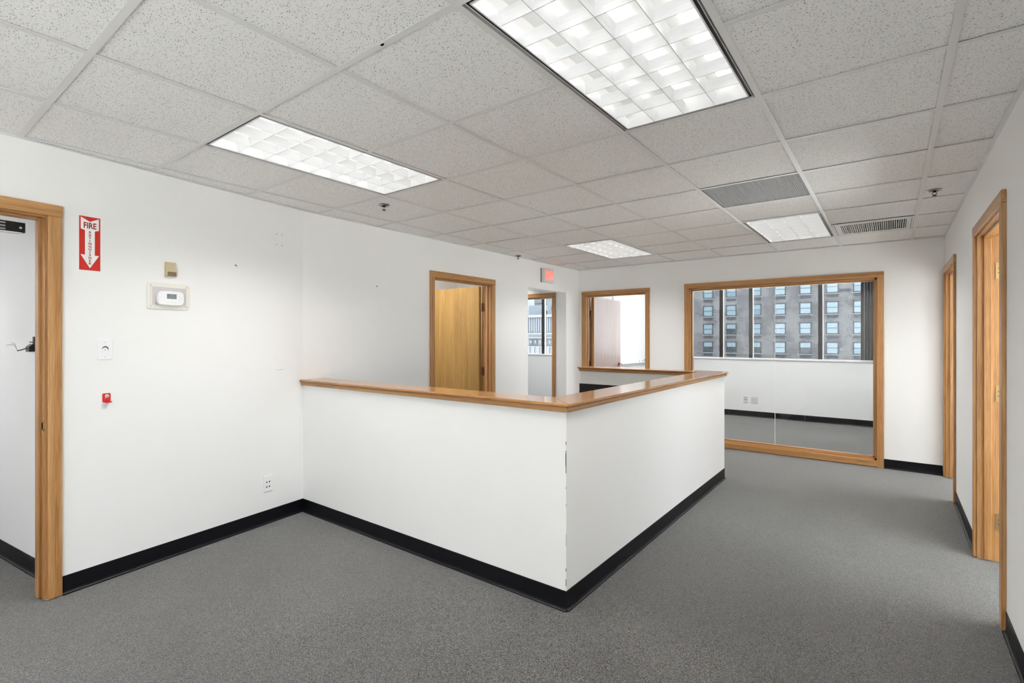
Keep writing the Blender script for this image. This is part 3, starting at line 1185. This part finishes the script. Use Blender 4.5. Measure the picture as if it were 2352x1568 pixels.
# same fixtures surface-mounted in neighbouring rooms, added to brighten them; closet lamp is real
for (x, y), lab in (((1.4, 7.7), 'added fluorescent light in the glazed room near the whiteboard'), ((3.0, 7.7), 'added fluorescent light in the glazed room near the drape'),
                    ((-2.2, 7.7), 'added fluorescent light in the room at the end of the corridor'), ((-1.2, 5.45), 'added fluorescent light in the side corridor'),
                    ((5.3, 2.9), 'added fluorescent light in the nearer right office'), ((5.3, 5.4), 'added fluorescent light in the farther right office'),
                    ((-1.55, -0.85), 'added fluorescent light in the lobby'), ((-0.62, 3.3), 'fluorescent light inside the closet')):
    o = copy_tree(lm)
    o.location = (x, y, (2.70 if 'closet' in lab else 2.42) - 0.118)
    tag(o, lab, 'ceiling light', 'recessed fluorescent troffers')

# return-air egg-crate grille
rg = empty('return_air_grille', ((GX[4] + GX[5]) / 2, (GY[10] + GY[11]) / 2, CZ))
tag(rg, 'grey perforated return air grille filling one ceiling cell', 'ceiling vent')
h2 = 0.2985
m = MB()
for k in range(52):
    x = -h2 + 2 * h2 * k / 51
    m.box(x - 0.0016, x + 0.0016, -h2, h2, 0.003, 0.014)
    m.box(-h2, h2, x - 0.0016, x + 0.0016, 0.003, 0.014)
o = m.build('egg_crate_core', 'grille_grey', rg)
o['kind'] = 'stuff'
MB().box(-h2, h2, -h2, h2, 0.10, 0.11).build('duct_back', 'black', rg)
m = MB()
m.box(-h2, -h2 + .004, -h2, h2, .004, .1)
m.box(h2 - .004, h2, -h2, h2, .004, .1)
m.box(-h2, h2, -h2, -h2 + .004, .004, .1)
m.box(-h2, h2, h2 - .004, h2, .004, .1)
m.build('duct_side', 'black', rg)

# supply register with slats
sv = empty('supply_air_vent', ((GX[5] + GX[6]) / 2, (GY[13] + GY[14]) / 2, CZ))
tag(sv, 'white slatted supply air register in the ceiling beside the right wall', 'ceiling vent')
hx, hy = 0.295, 0.292
ox0, ox1, oy0, oy1 = -0.235, 0.245, -0.215, 0.235
m = MB()
m.box(-hx, hx, -hy, oy0, 0.0015, 0.006)
m.box(-hx, hx, oy1, hy, 0.0015, 0.006)
m.box(-hx, ox0, oy0, oy1, 0.0015, 0.006)
m.box(ox1, hx, oy0, oy1, 0.0015, 0.006)
m.build('frame', 'white_metal', sv)
MB().box(-hx + .012, -hx + .015, -hy + .01, hy - .01, 0.0005, 0.0016).build('frame_groove', 'ink', sv)
MB().box(hx - .018, hx - .015, -hy + .01, hy - .01, 0.0005, 0.0016).build('frame_groove', 'ink', sv)

NS = 31
for k in range(NS):
    x = ox0 + (ox1 - ox0) * (k + 0.5) / NS
    MB().prism([(x - 0.004, 0.002), (x + 0.001, 0.002), (x + 0.006, 0.02), (x + 0.004, 0.02)], 1, oy0, oy1).build('slat', 'white_metal', sv)
for y in (oy0 + (oy1 - oy0) * 0.36,):
    MB().box(ox0, ox1, y - 0.003, y + 0.003, 0.012, 0.018).build('tie_bar', 'white_metal', sv)
MB().box(-hx, hx, -hy, hy, 0.09, 0.1).build('duct_back', 'black_void', sv)


def sprinkler(loc, label):
    s = empty('sprinkler_head', loc)
    tag(s, label, 'sprinkler', 'ceiling sprinklers')
    m = MB()
    n = 24
    ro, ri = 0.040, 0.026
    vs = []
    for i in range(n):
        t = 2 * math.pi * i / n
        for r_, z_ in ((ro, 0.0), (ro - 0.004, -0.006), (ri, -0.004), (ri, 0.004)):
            vs.append((r_ * math.cos(t), r_ * math.sin(t), z_))
    fs = []
    for i in range(n):
        j = (i + 1) % n
        for q in range(3):
            fs.append((i * 4 + q, j * 4 + q, j * 4 + q + 1, i * 4 + q + 1))
    m.add(vs, fs).build('escutcheon', 'steel', s, smooth=True)
    MB().disc((0, 0), 0.027, 2, -0.0015, 0.002, 20).build('recess_cup', 'black', s)
    m = MB()
    m.disc((0, 0), 0.009, 2, -0.014, 0.0, 12)
    m.tube([(-0.008, 0, -0.012), (-0.013, 0, -0.022), (-0.004, 0, -0.034)], 0.0022, 6)
    m.tube([(0.008, 0, -0.012), (0.013, 0, -0.022), (0.004, 0, -0.034)], 0.0022, 6)
    m.build('frame_arms', 'sprinkler_dark', s)
    m = MB()
    m.disc((0, 0), 0.006, 2, -0.037, -0.030, 10)
    m.disc((0, 0), 0.015, 2, -0.0385, -0.0368, 14)
    m.build('deflector', 'sprinkler_dark', s)


sprinkler((0.655, 1.985, CZ), 'ceiling sprinkler below the light near the left wall')
sprinkler((0.07, 4.52, CZ), 'small far ceiling sprinkler near the exit sign')
sprinkler((4.01, 4.03, CZ), 'ceiling sprinkler beside the right wall')


# ================================================================= things on the left wall
def on_near(name, s, z, label, cat, group=None):
    p = W0 + WD * s
    e = empty(name, (p.x, p.y, z), WROT)
    tag(e, label, cat, group)
    return e


RW = (math.pi / 2, 0, 0)      # upright lettering facing local -y (the room)

# fire extinguisher sign (100 x 303 mm)
fs_ = on_near('fire_extinguisher_sign', 0.3165, 1.9175, 'red and white fire extinguisher sign with a downward arrow', 'sign')
W2, H2 = 0.0500, 0.1515
MB().box(-W2, W2, -0.0012, 0, -H2, H2).build('backing', 'sign_white', fs_)
MB().box(-W2 + 0.0016, W2 - 0.0016, -0.0018, -0.0012, -H2 + 0.0016, H2 - 0.0016).build('red_field', 'sign_red', fs_)
# arrow polygon, x across, z up
aw, sw = 0.0415, 0.0225
arrow = [(-aw, 0.1445), (0.0, 0.1225), (aw, 0.1445), (aw, 0.079), (sw, 0.072), (sw, -0.064),
         (aw + 0.001, -0.064), (0.0, -0.138), (-aw - 0.001, -0.064), (-sw, -0.064), (-sw, 0.072), (-aw, 0.079)]
MB().prism(arrow, 1, -0.0024, -0.0018).build('arrow', 'sign_white', fs_)
text_mesh('FIRE', 0.046, 'lettering', 'lettering', fs_, (0, -0.0026, 0.0985), RW, xscale=0.72, bold=0.0011, depth=0.0002)
for i, ch in enumerate('EXTINGUISHER'):
    text_mesh(ch, 0.0165, 'lettering', 'lettering', fs_, (0, -0.0026, 0.0625 - i * 0.01585), RW, xscale=1.18, bold=0.0005, depth=0.0002)

# beige sensor with a hooded window
se = on_near('hooded_sensor', 0.7295, 1.8205, 'small beige hooded sensor above the thermostat', 'sensor')
hw, hh = 0.030, 0.046
MB().prism([(0, -hh), (-0.010, -hh), (-0.024, -hh + 0.004), (-0.024, -0.012), (-0.012, hh), (0, hh)], 0, -hw, hw).build('body', 'beige_plastic', se, bevel=0.001)
MB().box(-hw + 0.006, hw - 0.003, -0.0255, -0.0235, -hh + 0.004, -0.016).build('window_recess', 'beige_dark', se)

# thermostat on its guard plate
th = on_near('thermostat', 0.7225, 1.6495, 'white programmable thermostat on a large cream guard base', 'thermostat')
m = MB()
a, b = 0.1245, 0.081
m.rrect(-a, a, -b, b, 0.016, 1, -0.008, 0)
m.build('guard_base', 'almond_plastic', th, bevel=0.003)
m = MB()
ia, ib = 0.098, 0.056
m.box(-ia, ia, -0.0088, -0.008, -ib, ib)
m.build('wall_patch', 'grey_backing', th)
m = MB()
for x0, x1, z0, z1 in ((-ia - .006, ia + .006, ib, ib + .006), (-ia - .006, ia + .006, -ib - .006, -ib), (-ia - .006, -ia, -ib, ib), (ia, ia + .006, -ib, ib)):
    m.box(x0, x1, -0.012, -0.008, z0, z1)
m.build('inner_rim', 'almond_plastic', th)
for x, z in ((-0.104, 0.064), (0.104, 0.064), (-0.104, -0.064), (0.104, -0.064)):
    MB().disc((x, z), 0.0045, 1, -0.0105, -0.008, 12).build('corner_screw', 'steel', th)
bx_, bz_ = 0.0, -0.012
body = empty('thermostat_body', (bx_, -0.009, bz_), 0, th)
poly = []
for i in range(32):
    t = 2 * math.pi * i / 32
    cx_, cz_ = math.cos(t), math.sin(t)
    poly.append((0.075 * math.copysign(abs(cx_) ** 0.38, cx_), 0.044 * math.copysign(abs(cz_) ** 0.5, cz_)))
MB().prism(poly, 1, -0.026, 0).build('shell', 'white_plastic', body, bevel=0.003)
MB().box(-0.026, 0.030, -0.0268, -0.026, -0.004, 0.027).build('display', 'lcd', body)
text_mesh('55', 0.012, 'ink', 'lettering', body, (-0.018, -0.0270, 0.017), RW, depth=0.0001)
text_mesh('17', 0.012, 'ink', 'lettering', body, (0.020, -0.0270, 0.017), RW, depth=0.0001)
for x, z in ((-0.016, -0.026), (0.003, -0.026), (0.021, -0.026)):
    MB().disc((x, z), 0.0045, 1, -0.0275, -0.026, 12).build('button', 'white_metal', body)
for x, z in ((0.049, 0.015), (0.058, 0.004), (0.049, -0.006)):
    MB().disc((x, z), 0.0045, 1, -0.0275, -0.026, 12).build('button', 'white_metal', body)

# key-switch plate
ks = on_near('key_switch_plate', 0.387, 1.3215, 'white single-gang plate with a round keyhole near the door frame', 'wall plate')
MB().box(-0.035, 0.035, -0.006, 0, -0.057, 0.057).build('plate', 'white_plastic', ks, bevel=0.002)
MB().disc((0, 0.004), 0.0155, 1, -0.0064, -0.006, 24).build('socket', 'black', ks)
MB().disc((-0.0015, -0.0005), 0.0135, 1, -0.0085, -0.0062, 24).build('key_barrel', 'sign_white', ks)
MB().disc((-0.0015, 0.0), 0.004, 1, -0.0092, -0.0085, 12).build('keyway', 'steel', ks)
for z in (0.042, -0.042):
    MB().disc((0, z), 0.0028, 1, -0.0068, -0.006, 10).build('plate_screw', 'steel', ks)

# extinguisher bracket
bk = on_near('extinguisher_bracket', 0.3945, 1.044, 'small red wall bracket left from a fire extinguisher', 'bracket')
MB().rrect(-0.0195, 0.0195, -0.024, 0.027, 0.006, 1, -0.003, 0).build('plate', 'bracket_red', bk)
MB().prism([(-0.003, -0.024), (-0.028, -0.026), (-0.030, -0.022), (-0.003, -0.020)], 0, -0.015, 0.017).build('hook', 'bracket_red', bk, bevel=0.001)
MB().disc((0.002, 0.012), 0.0095, 1, -0.005, -0.003, 18).build('washer', 'sign_white', bk)
MB().disc((0.002, 0.012), 0.005, 1, -0.008, -0.005, 12).build('screw', 'steel', bk)
MB().disc((-0.006, -0.001), 0.0022, 1, -0.0034, -0.003, 10).build('screw_hole', 'sign_white', bk)
MB().prism([(0.017, -0.0245), (0.026, -0.0225), (0.026, -0.0205), (0.017, -0.0215)], 1, -0.006, -0.003).build('tab', 'bracket_red', bk)


def outlet(e, w, h, mat='white_plastic'):
    MB().box(-w / 2, w / 2, -0.005, 0, -h / 2, h / 2).build('plate', mat, e, bevel=0.002)


def receptacle(e, x, z, mat='white_plastic', y=-0.005):
    MB().rrect(x - 0.0165, x + 0.0165, z - 0.0135, z + 0.0135, 0.006, 1, y - 0.0025, y).build('receptacle', mat, e)
    for dx in (-0.0065, 0.0065):
        MB().box(x + dx - 0.0012, x + dx + 0.0012, y - 0.003, y - 0.0024, z - 0.001, z + 0.008).build('slot', 'black', e)
    MB().disc((x, z - 0.0075), 0.0026, 1, y - 0.003, y - 0.0024, 10).build('ground_hole', 'black', e)


# wall jack plate low on the left wall: four small ports
jk = on_near('jack_plate', 1.405, 0.298, 'white wall plate with four small ports above the baseboard', 'wall plate')
outlet(jk, 0.070, 0.116)
for x in (-0.011, 0.011):
    for z in (0.012, -0.024):
        MB().box(x - 0.005, x + 0.005, -0.0056, -0.005, z - 0.0045, z + 0.0045).build('port', 'ink', jk)

bl = on_near('blank_plate', 1.4985, 1.204, 'blank painted wall plate left of the counter cap', 'wall plate')
outlet(bl, 0.066, 0.115, 'paint')
for z in (0.043, -0.043):
    MB().disc((0, z), 0.003, 1, -0.0056, -0.005, 10).build('plate_screw', 'paint_cool', bl)

cv = on_near('square_cover_plate', 1.499, 2.138, 'square painted cover plate with four holes high on the left wall', 'wall plate')
MB().box(-0.054, 0.054, -0.004, 0, -0.0575, 0.0575).build('plate', 'paint', cv, bevel=0.001)
for x in (-0.022, 0.022):
    for z in (-0.037, 0.042):
        MB().disc((x, z), 0.0033, 1, -0.0046, -0.004, 8).build('hole', 'ink', cv)

for k, (loc, rz, lab) in enumerate((((W0 + WD * 1.158).to_tuple()[:2] + (1.902,), WROT, 'small screw left in the wall right of the fire sign'),
                                    ((0.0, 2.425, 1.864), math.pi / 2, 'small screw left in the wall above the counter'))):
    s = empty('wall_screw', loc, rz)
    tag(s, lab, 'screw', 'leftover wall screws')
    MB().tube([(0, 0.004, 0), (0, -0.012, -0.001), (0, -0.014, -0.012)], 0.0022, 6).build('shank', 'steel', s)
    MB().disc((0, 0), 0.0055, 1, -0.002, 0.0, 10).build('anchor', 'chip', s)

# magnetic door lock under the entrance head
ml = empty('magnetic_lock', (W0 + WD * -0.19 + WN * 0.10).to_tuple(), WROT)
ml.location.z = 1.968
tag(ml, 'black and silver magnetic door lock hanging under the entrance door head', 'door lock')
MB().box(-0.26, 0.235, 0.0, 0.04, 0.026, 0.060).build('mounting_bracket', 'white_metal', ml)
MB().box(-0.27, 0.262, -0.012, 0.045, -0.026, 0.026).build('housing', 'black', ml, bevel=0.001)
for z in (0.015, -0.001, -0.017):
    MB().box(-0.22, 0.185, -0.0132, -0.012, z - 0.0035, z + 0.0035).build('core_bar', 'steel', ml)
MB().disc((0.243, -0.002), 0.006, 1, -0.0145, -0.012, 12).build('bolt', 'steel', ml)
MB().box(-0.27, 0.25, -0.010, 0.043, -0.030, -0.026).build('cover', 'white_metal', ml)

# broken latch with loose wires in the lobby wall edge
lt = empty('loose_wired_latch', (W0 + WD * 0.211 + WN * 0.44).to_tuple(), WROT)
lt.location.z = 1.35
tag(lt, 'black broken latch with loose wires beside the far left door frame', 'latch')
MB().prism([(0.0, 0.0), (-0.012, 0.004), (-0.03, -0.012), (-0.03, -0.042), (0.0, -0.042)], 1, -0.03, 0.02).build('body', 'black', lt)
MB().box(-0.006, 0.0, -0.02, 0.0, 0.0, 0.046).build('plate', 'black', lt)
MB().box(-0.022, 0.0, -0.012, -0.006, 0.012, 0.017).build('pin', 'black', lt)
MB().tube([(-0.028, 0.0, -0.020), (-0.046, 0.02, -0.030), (-0.060, 0.04, -0.036)], 0.003, 6).build('cable', 'black', lt)
MB().tube([(-0.060, 0.04, -0.036), (-0.064, 0.05, -0.01), (-0.066, 0.06, 0.006), (-0.078, 0.07, 0.014)], 0.0013, 6).build('wire', 'steel', lt)
MB().tube([(-0.061, 0.04, -0.034), (-0.068, 0.05, -0.006), (-0.084, 0.06, 0.0), (-0.100, 0.07, -0.004)], 0.0012, 6).build('wire', 'steel', lt)

# exit sign
ex = empty('exit_sign', (0, 5.126, 2.14), math.pi / 2)
tag(ex, 'white box exit sign with glowing red letters above the plain opening', 'sign')
MB().box(0, 0.252, -0.050, 0, 0.0, 0.192).build('housing', 'exit_box', ex, bevel=0.002)
MB().box(0.028, 0.250, -0.0515, -0.050, 0.018, 0.176).build('face_plate', 'exit_face', ex)
text_mesh('EXIT', 0.155, 'exit_glow', 'lettering', ex, (0.139, -0.0525, 0.096), RW, xscale=0.66, bold=0.004, depth=0.0006)
MB().box(-0.002, 0.0, -0.012, 0.0, 0.0, 0.192).build('back_rim', 'ink', ex)

# ================================================================= inside the glazed room
for x, w, lab, nm in ((1.709, 0.068, 'small white wall plate with two ports seen through the glazing', 'jack_plate'),
                      (1.853, 0.112, 'double white outlet plate seen through the glazing', 'outlet_plate')):
    e = empty(nm, (x, YX, 0.293))
    tag(e, lab, 'wall plate')
    outlet(e, w, 0.114, 'exit_box')
    if w < 0.1:
        for dx in (-0.013, 0.013):
            MB().box(dx - 0.006, dx + 0.006, -0.0056, -0.005, -0.004, 0.008).build('port', 'ink', e)
        MB().box(-0.028, 0.028, -0.0056, -0.005, 0.036, 0.046).build('label_strip', 'grille_grey', e)
    else:
        for dx in (-0.023, 0.023):
            for dz in (-0.0195, 0.0195):
                receptacle(e, dx, dz, 'exit_box')

wbd = empty('whiteboard', (0.0, 0, 0))
tag(wbd, 'wall whiteboard with a marker tray behind the open pinkish door', 'whiteboard')
MB().box(0.001, 0.012, 7.32, 9.0, 0.958, 2.147).build('writing_surface', 'board', wbd)
MB().box(0.0, 0.075, 7.30, 9.02, 0.93, 0.945).build('marker_tray', 'white_metal', wbd)
MB().box(0.070, 0.075, 7.30, 9.02, 0.945, 0.955).build('tray_lip', 'white_metal', wbd)
for z0, z1 in ((0.945, 0.957), (2.148, 2.165)):
    MB().box(0.0, 0.016, 7.30, 9.02, z0, z1).build('rim', 'white_metal', wbd)
for y, l_, lab in ((8.42, 0.13, 'black marker lying on the whiteboard tray, left of the eraser'),):
    mk = empty('marker', (0.045, y, 0.955))
    tag(mk, lab, 'marker')
    MB().disc((0, 0.0), 0.009, 1, -l_ / 2, l_ / 2 - 0.04, 12).build('barrel', 'white_plastic', mk)
    MB().disc((0, 0.0), 0.0098, 1, l_ / 2 - 0.04, l_ / 2, 12).build('marker_cap', 'black', mk)
    MB().disc((0, 0.0), 0.0094, 1, -l_ / 2 - 0.004, -l_ / 2, 12).build('end_plug', 'black', mk)
er = empty('eraser', (0.043, 8.72, 0.9455))
tag(er, 'black whiteboard eraser on the marker tray beside the door casing', 'eraser')
MB().box(-0.022, 0.022, -0.065, 0.065, 0.0, 0.018).build('felt', 'chip', er)
MB().box(-0.024, 0.024, -0.067, 0.067, 0.018, 0.04).build('grip', 'black', er, bevel=0.003)

# ================================================================= outside
YF = 80.0
ab = empty('apartment_building', (-9, YF, -22))
tag(ab, 'grey brick apartment building with rows of sash windows seen through the strip window', 'building')
COLS = [-25.7, -22.3, -18.926, -15.537, -12.138, -8.952, -5.79, -2.617, 0.45, 3.5, 6.6]
ROWS = [-3.64, -0.86, 1.86, 4.66, 7.46, 10.25, 13.05]     # window bottoms
MB().box(-38 + 9, 16 + 9, 0.0, 12, 0, 60).build('brick_wall', 'facade_brick', ab)


def window_meshes():
    W, H = 0.74, 1.70
    fr = MB()
    t = 0.13
    fr.box(-W, -W + t, -0.06, 0.0, 0, H)
    fr.box(W - t, W, -0.06, 0.0, 0, H)
    fr.box(-W, W, -0.06, 0.0, H - t, H)
    fr.box(-W, W, -0.06, 0.0, 0, t + 0.03)
    fr.box(-W, W, -0.05, 0.0, H * 0.50, H * 0.50 + 0.06)
    f = fr.mesh('sash_window')
    f.materials.append(MATS['frame_out'])
    up = MB().box(-W + t, W - t, -0.03, 0.0, H * 0.5 + 0.06, H - t).mesh('upper_pane')
    lo = MB().box(-W + t, W - t, -0.02, 0.0, t + 0.03, H * 0.5).mesh('lower_pane')
    si = MB().box(-W - 0.14, W + 0.14, -0.12, 0.0, -0.10, 0.0).mesh('stone_sill')
    si.materials.append(MATS['stone_sill'])
    ac = MB().box(-W + 0.08, W - 0.08, -0.05, 0.0, -0.52, -0.16)
    for k in range(5):
        ac.box(-W + 0.08, W - 0.08, -0.075, -0.05, -0.50 + 0.07 * k, -0.47 + 0.07 * k)
    ac = ac.mesh('vent_grille')
    ac.materials.append(MATS['grille_out'])
    ups, los = [], []
    for mt in ('pane_out', 'pane_low', 'pane_dark'):
        u = up.copy(); u.materials.append(MATS[mt]); ups.append(u)
        w = lo.copy(); w.materials.append(MATS[mt]); los.append(w)
    return f, ups, los, si, ac


f_me, u_me, l_me, s_me, a_me = window_meshes()
dark_low = {(3, 2), (2, 1), (3, 1), (4, 1), (6, 1)}
for ci, cx_ in enumerate(COLS):
    for ri, rz_ in enumerate(ROWS):
        w = inst(f_me, 'sash_window', (cx_ + 9, 0.0, rz_ + 22), ab)
        inst(u_me[0], 'upper_pane', (0, 0, 0), w)
        dk = (ci, ri) in dark_low
        inst(l_me[2] if dk else l_me[random.choice((0, 0, 1))], 'lower_pane', (0, 0, 0), w)
        inst(s_me, 'stone_sill', (0, 0, 0), w)
        inst(a_me, 'vent_grille', (0, 0, 0), w)
inst(a_me, 'vent_grille', (-1.2 + 9, 0, 8.15 + 22), ab)

# lower roofscape building seen down the corridor
lb = empty('roofscape_building', (-28, 46, -22))
tag(lb, 'pale low building with ribbed blue panels and rooftop units seen down the corridor', 'building')
Z0 = 22.0
MB().box(-20, 12, 0, 14, 0, Z0 + 0.45).build('base_wall', 'concrete_out', lb)
MB().box(-20, 12, 0.2, 14, Z0 + 0.45, Z0 + 1.9).build('upper_wall', 'concrete_out', lb)
MB().box(-20, 12, 0.3, 14, Z0 + 1.9, Z0 + 3.75).build('panel_wall', 'panel_blue', lb)
rib = MB().box(-0.05, 0.05, 0.18, 0.3, Z0 + 1.95, Z0 + 3.7).mesh('panel_rib')
rib.materials.append(MATS['concrete_out'])
for k in range(46):
    inst(rib, 'panel_rib', (-7 + 0.30 * k, 0, 0), lb)
MB().box(-20, 12, -0.05, 0.5, Z0 + 3.7, Z0 + 3.98).build('roof_edge', 'stone_sill', lb)
MB().box(-20, 12, 0.0, 0.3, Z0 + 1.78, Z0 + 1.95).build('ledge', 'stone_sill', lb)
MB().box(-20, 12, -0.1, 0.2, Z0 + 1.34, Z0 + 1.46).build('ledge', 'stone_sill', lb)
MB().box(-20, 12, -0.1, 0.2, Z0 + 0.36, Z0 + 0.47).build('ledge', 'stone_sill', lb)
pil = MB().box(-0.16, 0.16, -0.14, 0.0, Z0 - 3.0, Z0 + 0.36).mesh('pilaster')
pil.materials.append(MATS['stone_sill'])
for k in range(14):
    inst(pil, 'pilaster', (-5 + 0.66 * k, 0, 0), lb)
for k, x in enumerate((-0.80, -0.17, 0.48, 1.12, 1.74)):
    o = empty('square_panel', (x, 0.15, Z0 + 0.52), 0, lb)
    MB().box(-0.27, 0.27, 0, 0.05, 0, 0.78).build('field', 'signage_out' if k < 2 else 'machine_out', o)
    MB().rrect(-0.11, 0.11, 0.26, 0.62, 0.1, 1, -0.06, 0.0).build('round_mark', 'stone_sill', o)
for x0, x1, z1 in ((-7, -3.0, 6.6), (-2.4, -0.25, 5.2), (0.15, 2.2, 5.6), (2.6, 6.0, 6.2)):
    MB().box(x0, x1, 2.0, 4.0, Z0 + 3.7, Z0 + z1).build('rooftop_unit', 'machine_out', lb)
MB().disc((1.15, Z0 + 4.75), 0.34, 1, 1.8, 2.0, 20).build('fan_ring', 'grille_out', lb)
MB().box(-20, 12, 6.0, 8.0, Z0 + 3.7, Z0 + 11).build('penthouse_wall', 'concrete_out', lb)
for k in range(9):
    MB().box(-20, 12, 5.94, 6.0, Z0 + 4.6 + 0.55 * k, Z0 + 4.68 + 0.55 * k).build('wall_course', 'machine_out', lb)
plain('gravel', (0.52, 0.52, 0.50), 0.9, bump=0.5, bscale=40)  # pale surface of the added terraces that bounce daylight indoors
o = MB().box(XR + 0.2, 40, -12, 1.2, -0.75, -0.05).build('bounce_terrace', 'gravel')  # unseen terrace added to throw daylight up onto the ceiling
tag(o, 'added pale gravel terrace bouncing light into the window behind the viewpoint', 'terrace', kind='structure')
o = MB().box(XO + 0.25, 40, 1.2, 12, -0.75, -0.05).build('bounce_side_terrace', 'gravel')  # added likewise, bounces light in through the office doorways
tag(o, 'added pale gravel terrace bouncing light into the right-hand office windows', 'terrace', kind='structure')
o = MB().box(-12, 14, YX + 0.3, 26, -0.75, -0.3).build('bounce_roof', 'gravel')  # added below the sight line to lift light into the glazed room
tag(o, 'added pale gravel flat roof bouncing light up into the strip windows', 'terrace', kind='structure')
gr = MB().box(-120, 120, 27, 140, -22.4, -22).build('street_ground', 'asphalt')
tag(gr, 'dark street surface far below the windows', 'ground', kind='structure')
